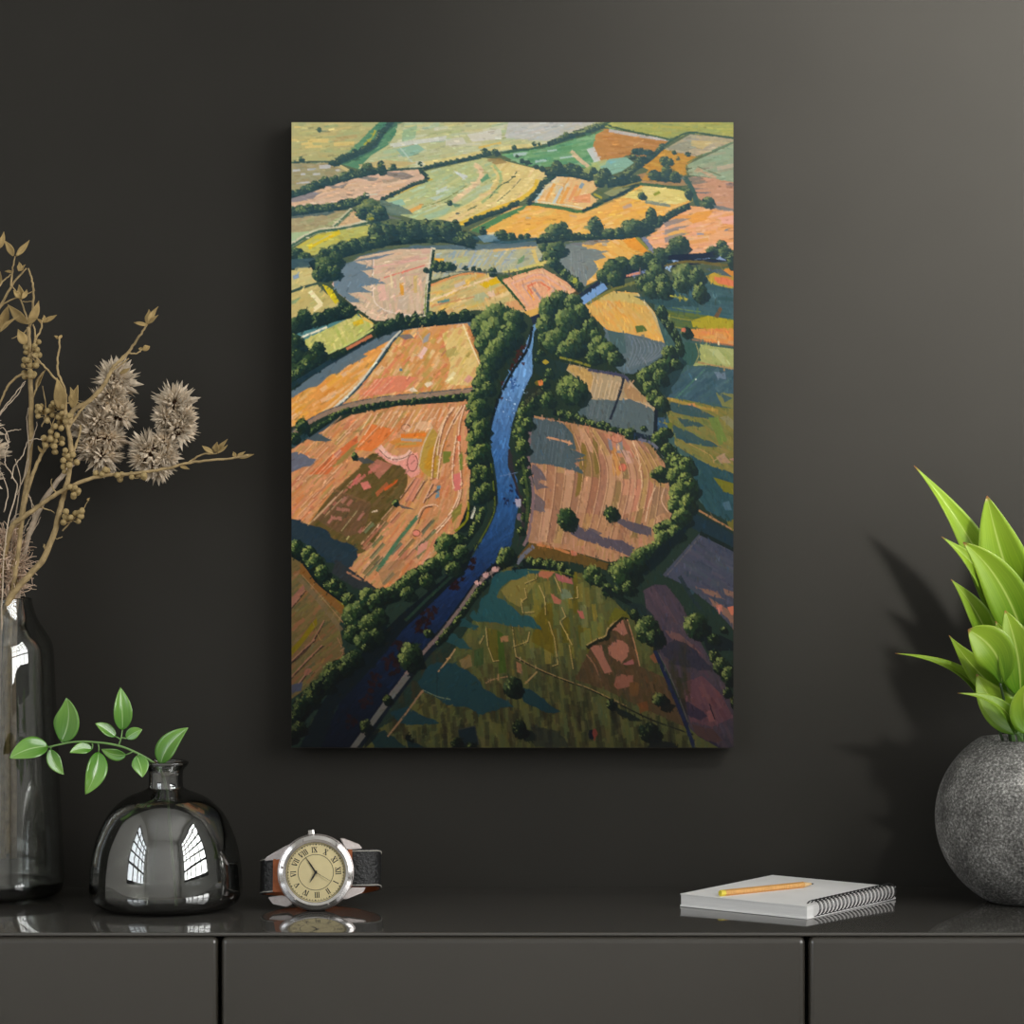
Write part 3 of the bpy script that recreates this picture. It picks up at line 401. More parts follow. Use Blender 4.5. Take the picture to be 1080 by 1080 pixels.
    field([(622,683),(640,668),(660,652),(667,668),(674,702),(700,714),(726,768),(690,752),(640,728),(606,716)], (88,68,44), [(94,70,46),(80,66,40),(70,64,40),(104,76,50)], 70, 14, 4)
    for pts in ([(620,680),(634,680),(637,692),(645,708),(637,710),(630,696)],[(642,664),(656,652),(661,668),(656,670),(650,665)]): fill(pts,(160,106,86))
    dab(652,686,11,12,(164,108,86),1,0,11); fill([(655,700),(668,694),(668,700),(660,701)], (160,98,92)); dab(658,718,12,8,(146,94,74),1,-.2,11); dab(668,726,6,9,(112,78,44)); fill([(684,692),(692,686),(696,697),(690,699)], (130,84,56)); fill(rect(678,745,10,10,1.3),(120,70,36),.8)
    line([(619,682),(630,675),(640,672),(642,664),(656,650),(661,652)], (34,36,22), 5); line([(618,680),(628,674),(638,670),(641,662),(655,649)], (176,146,96), 1.6); line([(661,653),(668,676),(674,702)], (176,126,92), 1.3); line([(618,690),(626,700),(631,712)],(150,106,78),1.2); fill([(640,660),(656,650),(664,652),(660,645),(648,640),(644,648)],(104,100,26),.85)
    shade([(524,606),(545,598),(570,598),(566,604),(548,608),(528,617),(524,628),(536,636),(545,645),(560,652),(572,664),(545,660),(520,656),(498,650),(510,630)], (40,82,86),.93,2.4); shade([(500,643),(518,656),(505,656),(495,650)],(40,80,82),.9,2); shade([(488,652),(505,660),(500,664),(485,660)], (40,76,78),.92,1.6); shade([(476,666),(500,684),(486,683),(470,676)], (40,76,78),.92,1.6)
    shade([(452,700),(474,698),(494,706),(506,722),(520,732),(543,744),(524,748),(508,753),(494,746),(470,742),(450,730),(440,720)], (32,64,70),.93,2.4); shade([(546,724),(560,728),(590,750),(580,752),(552,740)], (28,58,64),.93,1.4); shade([(410,750),(430,745),(445,754),(466,762),(440,764),(420,762)], (30,60,66),.93,1.6); shade([(390,775),(405,770),(430,788),(400,800)], (24,50,52),.9,1.6); shade([(428,776),(440,784),(450,790),(430,790)],(20,40,44),.9,1)
    line([(462,708),(474,693),(480,684)], (180,142,100), 1.6); line([(409,776),(428,752),(446,727)], (160,122,88), 1.8); line([(446,727),(461,734),(475,737)],(120,130,100),1); line([(461,708),(461,734)],(30,50,50),1)
    fill([(483,769),(501,765),(505,785),(486,787)], (26,40,44)); line([(483,769),(501,765),(505,785)], (60,60,50), 1.4, sm=False); dab(624,774,4,6,(22,24,34)); dab(627,773,3,6,(128,60,50)); shade([(560,766),(590,770),(600,788),(565,788)],(34,40,40),.6,2)
    line([(690,686),(702,714),(718,752),(732,790)], (32,40,66), 4); line([(694,688),(710,722),(726,764)], (92,88,84), 1)
    # ---------- river
    rl=[(570,330),(561,345),(554,364),(546,380),(538,391),(530,405),(524,425),(518,446),(517,470),(521,490),(524,510),(525,530),(519,548),(508,570),(496,590),(480,606),(450,634),(422,664),(402,692),(380,716),(358,742),(330,800)]
    rr=[(368,800),(400,752),(420,722),(440,692),(470,660),(492,630),(508,610),(530,592),(540,572),(543,550),(548,527),(545,505),(538,490),(536,470),(540,446),(546,428),(553,410),(561,394),(561,372),(563,350),(572,336)]
    def rcol(y):
        K=[(330,(118,158,198)),(400,(110,152,196)),(440,(84,122,166)),(480,(64,106,152)),(520,(54,96,142)),(570,(40,72,112)),(620,(30,50,86)),(680,(22,37,62)),(740,(17,26,42)),(800,(14,18,32))]
        for i in range(len(K)-1):
            if K[i][0]<=y<=K[i+1][0]:
                f=(y-K[i][0])/(K[i+1][0]-K[i][0]); return tuple(K[i][1][j]*(1-f)+K[i+1][1][j]*f for j in range(3))
        return K[-1][1]
    M=mask(rl+rr); ys,xs=np.nonzero(M[4])
    for k in range(M[0], M[1]):
        row = M[4][k-M[0]]; img[k, M[2]:M[3]][row] = rcol(k/SS+PY0)
    for k in range(1500):
        i=nr.randint(len(ys)); x=(xs[i]+M[2])/SS+PX0; y=(ys[i]+M[0])/SS+PY0
        c=rcol(y); d=U(.86,1.1)+(.22 if U(0,1)<.06 else 0); an=1.9 if y<560 else 2.4
        R=mask(rect(x,y,U(6,18),U(1.2,3),an+U(-.25,.25)))
        if R is None: continue
        y0,y1,x0,x1,m=R; a0,a1,b0,b1=max(y0,M[0]),min(y1,M[1]),max(x0,M[2]),min(x1,M[3])
        if a1<=a0 or b1<=b0: continue
        comp((a0,a1,b0,b1,m[a0-y0:a1-y0,b0-x0:b1-x0]&M[4][a0-M[0]:a1-M[0],b0-M[2]:b1-M[2]]), tuple(min(255,v*d) for v in c), .8)
    def blot(x,y,r,c,n=7):
        for k in range(n): dab(x+U(-1,1)*r,y+U(-1,1)*r*1.2,r*U(.3,.6),r*U(.25,.5),jc(c,6),.9,U(0,3),7)
    for x,y,r in ((552,364,3),(549,371,5),(546,378,5),(542,386,4),(531,405,3),(528,420,2)): blot(x,y,r,(66,38,36))
    for x,y,r in ((495,592,6),(482,618,7),(478,610,4),(450,652,9),(445,660,6),(412,700,9),(420,686,8),(386,736,7),(394,718,7),(372,760,6)): blot(x,y,r,(40,22,24),10)
    for x,y,r in ((541,402,3.5),(543,408,4)): blot(x,y,r,(60,100,150),6)
    for k in range(16): dab(U(530,556),U(395,440),U(.5,1.3),U(.5,1.2),(180,206,230))
    for x,y,r in ((541,515,4),(533,528,3),(544,528,3)): blot(x,y,r,(34,40,70))
    fill([(536,470),(540,480),(542,500),(548,520),(556,535),(552,560),(545,580),(550,556),(549,530),(541,506),(535,490)], (54,48,50)); fill([(543,526),(549,526),(549,534),(544,534)], (170,160,170)); dab(547,545,3,5,(120,100,104)); line([(527,502),(546,498)], (110,130,160), .9)
    line([(561,345),(556,368),(540,392),(526,420),(517,450),(514,480),(521,510),(522,535),(512,560),(495,585),(470,606)], (22,36,42), 3); line([(512,450),(521,520),(519,545),(500,580)], (120,128,30), 1.6, .7)
    fill([(470,608),(500,578),(492,600),(455,636),(425,664),(400,696),(376,722),(355,745),(335,800),(310,800),(340,740),(380,690),(420,650)], (18,28,32)); line([(478,606),(452,630),(428,654)], (46,70,52), 3, .7)
    # wall and hedge on the right bank
    line([(528,594),(508,612),(490,636),(470,663),(446,692),(424,722),(402,752),(366,802)], (20,30,38), 10); line([(526,598),(505,614),(486,640),(466,666),(443,692),(420,722),(398,752),(366,798)], (140,116,108), 3.6, .9); line([(430,712),(420,725),(398,754),(370,792)], (112,108,100), 6)
    for x,y in ((522,600),(512,606),(504,614)): dab(x,y,4,3,(206,160,150))
    hedge([(515,612),(502,626),(488,646),(474,664),(462,678)], 3.6, lit=.8); hedge([(528,595),(540,588)], 5)
    hedge([(552,592),(568,592),(586,596),(602,604)], 4.6, lit=.9); line([(540,600),(555,598),(580,600),(604,608)], (20,34,36), 3); line([(556,600),(590,603),(612,610)], (110,116,40), 1.4, .8)
    trees([(534,584,9,8),(530,591,7)]); trees([(433,692,13,15)]); trees([(409,738,5,6),(386,766,7,8),(452,668,5)],lit=.9)
    fill([(388,770),(401,768),(396,778),(384,790)],(14,22,26),.8)
    # ---------- upper river and its banks
    line([(562,338),(600,322),(640,296),(672,286),(706,278),(740,274),(780,270)], (34,48,66), 9); line([(570,342),(600,328),(622,318),(650,304),(690,292)], (116,116,64), 3); line([(608,322),(622,312),(637,302)], (122,158,200), 8); line([(666,290),(680,286),(692,281)], (116,132,166), 3.6); line([(703,284),(708,276),(711,270)], (150,178,214), 5); line([(732,272),(748,271),(764,273)], (140,160,196), 4); line([(660,291),(674,288)],(206,140,110),2); line([(700,280),(728,276),(764,280),(780,276)], (110,100,60), 3)
    hedge([(587,280),(596,288),(604,296),(612,303)], 5, lit=.9)
    trees([(584,246,10,10),(592,243,8,9),(575,256,9,11),(586,262,10,10),(580,270,8,8),(583,277,7,6)]); dab(606,296,3,4,(160,164,70))
    hedge([(566,253),(600,250),(625,249),(655,248),(676,245)], 3.4, lit=.5); trees([(627,238,8,10),(642,246,8,5),(652,246,6),(668,240,11,9),(660,238,6),(686,228,6,9),(680,238,7)], lit=.85)
    trees([(645,284,11,11),(655,280,10,9),(637,291,9,8),(648,294,9,8)], lit=.85); trees([(671,277,8,8),(682,275,8,9),(696,270,10,9),(690,280,8)], lit=.85); trees([(715,259,11,10),(708,264,7),(760,259,6,6),(750,266,7),(764,266,7),(771,274,5,11)], lit=.85)
    line([(705,272),(740,270),(752,268)], (30,48,66), 6)
    shade([(668,312),(700,316),(735,316),(735,324),(700,324),(680,318)], (50,80,84),.9,1); trees([(690,288,10,9),(677,298,8,8),(686,306,9,9),(700,306,9,9),(698,296,8)]); trees([(722,290,13,12),(734,292,9,10),(718,300,9)]); trees([(737,309,8,11)], lit=1.15); line([(706,312),(724,316)], (170,160,60), 1.6)
    # ---------- belts on both banks of the river
    trees([(604,320,10,10),(590,316,11,10),(579,325,12,12),(612,332,9,12),(575,344,11,12),(598,340,14,16),(622,346,8,11),(586,360,14,13),(610,360,13,13),(600,368,12,10),(626,356,8),(574,358,7,8)])
    fill([(562,352),(566,350),(568,372),(585,380),(600,384),(592,400),(575,400),(562,392)], (36,56,52)); trees([(570,372,4,3.4),(588,374,3,4),(566,380,3)],lit=1.2); dab(575,382,4,2.6,(170,150,50)); fill([(585,380),(598,384),(596,392),(588,390)],(40,60,60),.7)
    line([(590,377),(606,381),(622,386)], (130,130,50), 2.4); trees([(600,411,13,15),(609,413,11,14)]); trees([(631,367,11,13),(640,372,12,11),(648,378,8,8),(625,377,8)]); trees([(579,394,5,6),(574,404,5,5)]); dab(566.5,404,3.4,3.4,(110,100,40)); fill([(567,402),(572,400),(572,406),(568,407)],(220,130,70))
    hedge([(548,436),(558,424),(572,414)], 5); trees([(577,422,8,9),(561,426,6,7),(552,436,8,8),(549,447,7,9),(548,458,8,8),(556,447,7)]); fill([(554,410),(568,406),(574,414),(562,420),(552,430)], (46,50,46),.7)
    hedge([(584,433),(596,437),(610,441),(626,446),(640,450)], 3.8, lit=1.1); hedge([(640,450),(656,455),(672,459)], 3, lit=.9); trees([(664,457,7,6.5),(678,452,3.4)]); line([(668,458),(690,462)], (30,42,56), 4); line([(672,463),(688,468),(700,482)], (108,108,124), 3); fill([(690,425),(694,425),(692,460),(688,462)], (26,38,50)); fill([(693,440),(702,440),(704,458),(693,458)], (70,104,140),.7); line([(694,444),(703,447)],(140,130,50),1.6); line([(694,452),(704,455)],(40,60,50),2)
    trees([(551,472,8,8),(550,466,6),(547,490,4,5),(552,486,5),(556,498,4),(553,508,5,6),(555,518,3),(554,530,3,5),(552,545,3,5),(549,560,4,5)]); line([(551,490),(556,520),(555,550)], (84,100,50), 3, .6)
    hedge([(515,388),(508,402),(504,418),(500,436),(500,456),(503,474),(503,492),(507,510),(506,528)], 8)
    trees([(525,334,18,13),(541,338,11,12),(508,345,12,13),(522,350,16,15),(537,354,12,14),(512,362,12,12),(526,368,12,12),(518,378,12,12),(512,392,10,9),(508,404,10,9),(515,410,8),(503,418,9,8),(506,430,10,9),(500,444,10,11),(508,452,10,11),(503,462,11,10),(500,486,9,10),(508,478,10,11),(505,498,8,8),(512,500,7,9),(502,506,6,7),(512,518,8,9),(505,524,7,7)])
    fill([(494,532),(502,534),(500,552),(490,562),(482,560)],(24,36,34),.9); line([(494,530),(492,548),(480,560)], (130,130,30), 2.4); fill(rect(499,541,12,3,-1.3),(210,206,180)); hedge([(510,534),(506,548),(498,560),(488,574)], 4, lit=1.1)
    trees([(470,575,12,13),(482,572,9,10),(486,584,9,10),(470,590,11,9),(478,600,9,8)])
    hedge([(462,598),(448,606),(432,614),(418,624),(402,628)], 8); trees([(456,596,9,9),(446,604,9,9),(436,608,9,9),(425,618,9,9),(450,612,8),(402,628,10,9),(388,628,9,9),(412,626,8),(430,626,8),(396,634,9)])
    trees([(376,650,15,17),(372,668,10,10),(392,660,14,13),(384,676,11,10),(400,650,9),(396,672,9)],lit=.85); tree(385,683,4,4,lit=1.2)
    hedge([(380,690),(366,700),(350,712),(336,726),(324,742),(312,756)], 9, lit=.85); trees([(374,694,9,9),(364,704,8,9),(350,710,10,9),(344,722,9,10),(334,724,8),(328,738,9,9),(318,744,9,10),(312,756,8,9),(316,768,8),(306,776,8)], lit=.85)
    # ---------- right hedgerow
    hedge([(692,326),(700,338),(708,350),(714,360)], 3.6, lit=.9); trees([(697,329,5.5,7),(706,342,4,5),(712,352,3.6,5),(715,362,4,8)]); tree(723,351,6,6,lit=.5); dab(720,348,2.6,2.4,(206,120,90))
    shade([(700,378),(716,372),(724,384),(712,404),(700,424),(694,432)],(36,60,64),.85,2)
    trees([(705,372,8,8),(716,368,5,8),(698,386,10,8),(712,384,6,6),(690,390,8,8),(680,398,9,10),(696,398,8,9),(684,410,8,8),(690,420,9,9),(697,426,8)])
    trees([(694,462,8,7),(700,456,8,6)]); dab(706,449,3,4,(110,116,46)); hedge([(698,468),(706,478),(714,488),(720,500)], 7)
    trees([(703,474,7,7),(708,484,8,8),(724,492,9,11),(715,488,9,9),(696,500,8,9),(690,500,5,5),(712,502,10,10),(722,508,9,10),(728,516,9,12),(716,520,11,11),(712,532,9,10),(724,532,9,12),(718,546,11,10),(704,556,10,9),(712,562,9,9),(696,558,8,7),(698,568,9,9),(686,582,9,9),(676,586,10,9),(692,578,8)])
    fill([(690,580),(720,556),(732,548),(716,570),(700,590),(682,606),(672,608)], (18,34,38),.9)
    trees([(658,604,14,17),(672,592,10,11),(648,600,8),(662,620,8),(625,606,10,10),(632,612,7),(640,622,7),(650,624,6)],lit=.9); line([(636,620),(660,634),(672,640)],(24,36,34),5); fill([(660,636),(676,636),(690,650),(675,648)],(34,48,48),.8)
    trees([(668,648,5,6),(682,664,13,15),(690,672,9,9)],lit=.9); fill([(690,664),(702,672),(698,684),(688,686)],(20,28,28),.8); trees([(733,660,13,14)],lit=.95); fill([(740,672),(756,668),(780,680),(780,686),(745,686)], (24,34,36)); trees([(752,674,7,6),(762,664,4)],lit=.6); trees([(753,692,6,8),(760,702,9,10),(768,712,8,11),(766,730,5,6),(773,740,4,8)])
    tree(541,724,10,11.5,lit=.8); shade([(548,768),(562,770),(566,780),(552,782)],(16,26,26),.8,1); tree(547,768,8,10,lit=.7); tree(644,742,5,6,lit=.8); shade([(648,744),(664,752),(678,760),(664,760),(650,752)],(24,32,28),.92,1); tree(695,737,8,7,lit=1.25); shade([(700,738),(712,744),(706,752),(696,748)],(22,24,22),.9,1); tree(684,772,11,10,lit=.6); shade([(688,778),(716,784),(712,792),(680,790)],(20,24,24),.9,1); trees([(482,783,7,6),(496,786,6,4)],lit=.6); tree(433,779,3,3,lit=.5); tree(430,777,3,3,lit=.4)
    # ---------- broken strokes over everything, each picking up the paint under it
    for k in range(15000):
        x, y = U(PX0+1, PX1-1), U(PY0+1, PY1-1); c = img[min(RH-1, int((y-PY0)*SS)), min(RW-1, int((x-PX0)*SS))]
        f = 1+nr.normal(0, .085); w = nr.normal(0, 4)
        a = U(-.3, .1) if y < 280 else U(-1.2, -.4) if x < 500 else U(1., 1.8)
        comp(mask(rect(x, y, U(2.5, 7), U(.8, 2), a)), tuple(max(0, min(255, v)) for v in (c[0]*f+w, c[1]*f, c[2]*f-w)), U(.5, .9))
    # darkens down the picture: darker foreground paint, plus the light's fall-off put into the colours
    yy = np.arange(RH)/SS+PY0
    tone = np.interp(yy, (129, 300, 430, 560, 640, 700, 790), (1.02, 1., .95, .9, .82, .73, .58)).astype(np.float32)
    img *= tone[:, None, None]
    k_ = np.interp(yy, (129, 280, 420, 790), (1.03, 1.06, 1.08, 1.14)).astype(np.float32)[:, None, None]; piv = np.interp(yy, (129, 420, 600, 790), (140, 108, 78, 42)).astype(np.float32)[:, None, None]
    img[:] = np.clip((img-piv)*k_+piv*.985, 3, 255); g3 = img.mean(2, keepdims=True); img[:] = np.clip(g3+(img-g3)*1.0, 0, 255)
    # ---------- brush streaks and a fine canvas grain, then down to one sample per vertex
    n1 = nr.normal(0, 1, (RH, RW)).astype(np.float32)
    k = np.ones(9, np.float32)/9
    st = np.apply_along_axis(lambda r: np.convolve(r, k, 'same'), 1, n1)
    st2 = np.apply_along_axis(lambda r: np.convolve(r, k, 'same'), 0, n1)
    lum = img.mean(2, keepdims=True)/255
    img *= 1+.03*(st[..., None]+.7*st2[..., None])
    return np.clip(img, 0, 255)
# ---------------------------------------------------------------- scene
import bpy, bmesh
from mathutils import Vector, Matrix
R_ = random.Random(11)
SC = bpy.context.scene; COL = SC.collection
F_PX, D_WALL, CAM_Z, TOP_Z = 2877.0, 2.47, 1.089, 0.75     # focal length in pixels, camera to wall, camera and worktop heights
def P(px, py, y):                                          # real position of something seen at a pixel, standing y metres from the wall
    d = D_WALL+y; return Vector(((px-540)*d/F_PX, y, CAM_Z-(py-540)*d/F_PX))
def lin(c): return tuple(((v/255)/12.92 if v/255 <= .04045 else ((v/255+.055)/1.055)**2.4) for v in c)
# ---- materials
def mat(name, base=(.5, .5, .5), rough=.5, metal=0., spec=.5, **kw):
    m = bpy.data.materials.new(name); m.use_nodes = True; b = m.node_tree.nodes['Principled BSDF']
    b.inputs['Base Color'].default_value = (*base, 1); b.inputs['Roughness'].default_value = rough; b.inputs['Metallic'].default_value = metal
    b.inputs['Specular IOR Level'].default_value = spec
    for k, v in kw.items(): b.inputs[k.replace('_', ' ')].default_value = v
    return m
def noisy(m, amt=.15, scale=60., detail=4., bump=0., bscale=None, stretch=None):
    nt = m.node_tree; b = nt.nodes['Principled BSDF']; c = b.inputs['Base Color'].default_value[:]
    tc = nt.nodes.new('ShaderNodeTexCoord'); mp = nt.nodes.new('ShaderNodeMapping'); nz = nt.nodes.new('ShaderNodeTexNoise')
    if stretch: mp.inputs['Scale'].default_value = stretch
    nz.inputs['Scale'].default_value = scale; nz.inputs['Detail'].default_value = detail
    nt.links.new(tc.outputs['Object'], mp.inputs['Vector']); nt.links.new(mp.outputs['Vector'], nz.inputs['Vector'])
    rp = nt.nodes.new('ShaderNodeValToRGB'); rp.color_ramp.elements[0].position = .3; rp.color_ramp.elements[1].position = .7
    rp.color_ramp.elements[0].color = tuple(v*(1-amt) for v in c[:3])+(1,); rp.color_ramp.elements[1].color = tuple(min(1, v*(1+amt)) for v in c[:3])+(1,)
    nt.links.new(nz.outputs['Fac'], rp.inputs['Fac']); nt.links.new(rp.outputs['Color'], b.inputs['Base Color'])
    if bump:
        n2 = nt.nodes.new('ShaderNodeTexNoise'); n2.inputs['Scale'].default_value = bscale or scale; n2.inputs['Detail'].default_value = 5
        nt.links.new(mp.outputs['Vector'], n2.inputs['Vector'])
        bp = nt.nodes.new('ShaderNodeBump'); bp.inputs['Strength'].default_value = bump; bp.inputs['Distance'].default_value = .002
        nt.links.new(n2.outputs['Fac'], bp.inputs['Height']); nt.links.new(bp.outputs['Normal'], b.inputs['Normal'])
    return m
M = {}
M['wall'] = noisy(mat('dark_wall_paint', (.0272, .0256, .0219), .8, spec=.12), .04, 9, 3, .03, 180)
M['pale'] = noisy(mat('pale_room_paint', (.62, .61, .58), .8, spec=.2), .03, 4)
M['floor'] = noisy(mat('grey_floor_boards', (.36, .33, .29), .35), .12, 6, 4, stretch=(1, 9, 1))
M['top'] = noisy(mat('lacquered_worktop', (.060, .0565, .050), .07, spec=1.), .03, 12)
M['front'] = noisy(mat('lacquered_front', (.034, .0302, .0242), .18, spec=.85), .03, 12)
M['carcass'] = noisy(mat('dark_carcass', (.03, .029, .027), .5), .05, 12)
M['frame_black'] = noisy(mat('black_window_steel', (.02, .02, .022), .4), .1, 20)
M['edge'] = noisy(mat('dark_canvas_edge', (.022, .019, .016), .8, spec=.2), .1, 300)
def glass(name, tint, ior, dens, gloss=.15):
    m = bpy.data.materials.new(name); m.use_nodes = True; nt = m.node_tree; nt.nodes.clear()
    o = nt.nodes.new('ShaderNodeOutputMaterial'); g = nt.nodes.new('ShaderNodeBsdfGlass'); g.inputs['Color'].default_value = (*tint, 1); g.inputs['IOR'].default_value = ior; g.inputs['Roughness'].default_value = 0
    gl = nt.nodes.new('ShaderNodeBsdfGlossy'); gl.inputs['Roughness'].default_value = .0; gl.inputs['Color'].default_value = (.95, .96, .95, 1); mx = nt.nodes.new('ShaderNodeMixShader'); mx.inputs[0].default_value = gloss
    nt.links.new(g.outputs[0], mx.inputs[1]); nt.links.new(gl.outputs[0], mx.inputs[2]); nt.links.new(mx.outputs[0], o.inputs['Surface'])
    if dens:
        v = nt.nodes.new('ShaderNodeVolumeAbsorption'); v.inputs['Color'].default_value = (.45, .46, .44, 1); v.inputs['Density'].default_value = dens
        nt.links.new(v.outputs[0], o.inputs['Volume'])
    return m
M['glass'] = glass('smoked_glass', (.93, .935, .925), 1.6, 400.)
M['glass_light'] = glass('light_smoked_glass', (.95, .955, .945), 1.6, 150., .07)
def clear(name, ior):                                       # thin clear cover: passes light straight through, mirrors a little
    m = bpy.data.materials.new(name); m.use_nodes = True; nt = m.node_tree; nt.nodes.clear()
    o = nt.nodes.new('ShaderNodeOutputMaterial'); t = nt.nodes.new('ShaderNodeBsdfTransparent'); g = nt.nodes.new('ShaderNodeBsdfGlossy'); g.inputs['Roughness'].default_value = .02
    f = nt.nodes.new('ShaderNodeFresnel'); f.inputs['IOR'].default_value = ior; mx = nt.nodes.new('ShaderNodeMixShader')
    nt.links.new(f.outputs[0], mx.inputs[0]); nt.links.new(t.outputs[0], mx.inputs[1]); nt.links.new(g.outputs[0], mx.inputs[2]); nt.links.new(mx.outputs[0], o.inputs['Surface']); return m
M['crystal'] = clear('watch_crystal', 1.15)
M['steel'] = noisy(mat('polished_steel', (.60, .58, .56), .16, 1.), .06, 200)
M['steel_brushed'] = noisy(mat('brushed_steel', (.33, .295, .28), .32, 1.), .1, 400)
M['dial'] = noisy(mat('cream_dial', lin((226, 209, 157)), .5), .03, 150)
M['ink'] = noisy(mat('black_print', (.012, .011, .009), .5), .1, 300)
M['leather'] = noisy(mat('black_leather', (.011, .011, .011), .4, spec=.55), .6, 700, 6, 1., 420)
M['lining'] = noisy(mat('tan_leather_lining', lin((168, 92, 48)), .6), .15, 300)
M['stitch'] = noisy(mat('pale_stitching', (.6, .57, .5), .8), .1, 500)
M['paper'] = noisy(mat('white_paper', (.90, .89, .87), .7, spec=.2), .02, 40)
M['pages'] = noisy(mat('page_edges', (.82, .81, .79), .8, spec=.2), .08, 900, 2, stretch=(.02, .02, 4))
M['wire'] = noisy(mat('black_wire', (.03, .03, .03), .3, .6), .1, 300)
M['pencil'] = noisy(mat('pencil_wood', lin((212, 158, 88)), .45), .1, 90, stretch=(8, 8, 1))
M['bare_wood'] = noisy(mat('bare_pencil_wood', lin((224, 190, 140)), .7), .1, 200)
M['yellow'] = noisy(mat('yellow_end', lin((226, 206, 70)), .5), .05, 200)
M['lead'] = noisy(mat('graphite', (.03, .03, .03), .35), .1, 300)
M['soil'] = noisy(mat('potting_soil', lin((120, 100, 92)), .95), .4, 160, 6, .8, 200)
M['stem_green'] = noisy(mat('green_stem', lin((112, 150, 84)), .45), .15, 90)
M['stem_dark'] = noisy(mat('dark_plant_stem', lin((44, 62, 34)), .5), .2, 90)
M['twig'] = noisy(mat('dry_twig_bark', lin((164, 142, 102)), .75, spec=.2), .32, 130, 5, .5, 260)
M['twig_pale'] = noisy(mat('pale_dry_stalk', lin((188, 170, 148)), .8, spec=.2), .25, 130, 5, .5, 260)
M['berry'] = noisy(mat('dried_berry_skin', lin((166, 144, 98)), .6, spec=.3), .25, 160, 4, .3, 300)
M['dry_leaf'] = noisy(mat('dry_leaf', lin((158, 135, 90)), .75, spec=.2), .3, 90, 4, .4, 150)
M['thistle'] = noisy(mat('dry_thistle_bract', lin((202, 187, 165)), .8, spec=.15), .4, 120)
M['thistle_core'] = noisy(mat('thistle_core', lin((70, 52, 42)), .9, spec=.1), .3, 150)
M['fibre'] = noisy(mat('dry_grass_fibre', lin((208, 182, 158)), .85, spec=.1), .3, 120)
def stone():
    m = mat('speckled_stone', (.2, .2, .19), .85, spec=.3); nt = m.node_tree; b = nt.nodes['Principled BSDF']
    tc = nt.nodes.new('ShaderNodeTexCoord')
    n1 = nt.nodes.new('ShaderNodeTexNoise'); n1.inputs['Scale'].default_value = 470; n1.inputs['Detail'].default_value = 6; n1.inputs['Roughness'].default_value = .75
    n2 = nt.nodes.new('ShaderNodeTexNoise'); n2.inputs['Scale'].default_value = 34; n2.inputs['Detail'].default_value = 4
    for n in (n1, n2): nt.links.new(tc.outputs['Object'], n.inputs['Vector'])
    mx = nt.nodes.new('ShaderNodeMath'); mx.operation = 'MULTIPLY_ADD'; mx.inputs[1].default_value = .35
    nt.links.new(n2.outputs['Fac'], mx.inputs[0]); nt.links.new(n1.outputs['Fac'], mx.inputs[2])
    rp = nt.nodes.new('ShaderNodeValToRGB'); e = rp.color_ramp.elements
    e[0].position = .48; e[0].color = (.022, .021, .019, 1); e[1].position = .9; e[1].color = (.75, .73, .68, 1)
    k = e.new(.66); k.color = (.13, .127, .118, 1); k = e.new(.77); k.color = (.30, .293, .275, 1)
    nt.links.new(mx.outputs[0], rp.inputs['Fac']); nt.links.new(rp.outputs['Color'], b.inputs['Base Color'])
    bp = nt.nodes.new('ShaderNodeBump'); bp.inputs['Strength'].default_value = .9; bp.inputs['Distance'].default_value = .0012
    nt.links.new(n1.outputs['Fac'], bp.inputs['Height']); nt.links.new(bp.outputs['Normal'], b.inputs['Normal'])
    return m
M['stone'] = stone()
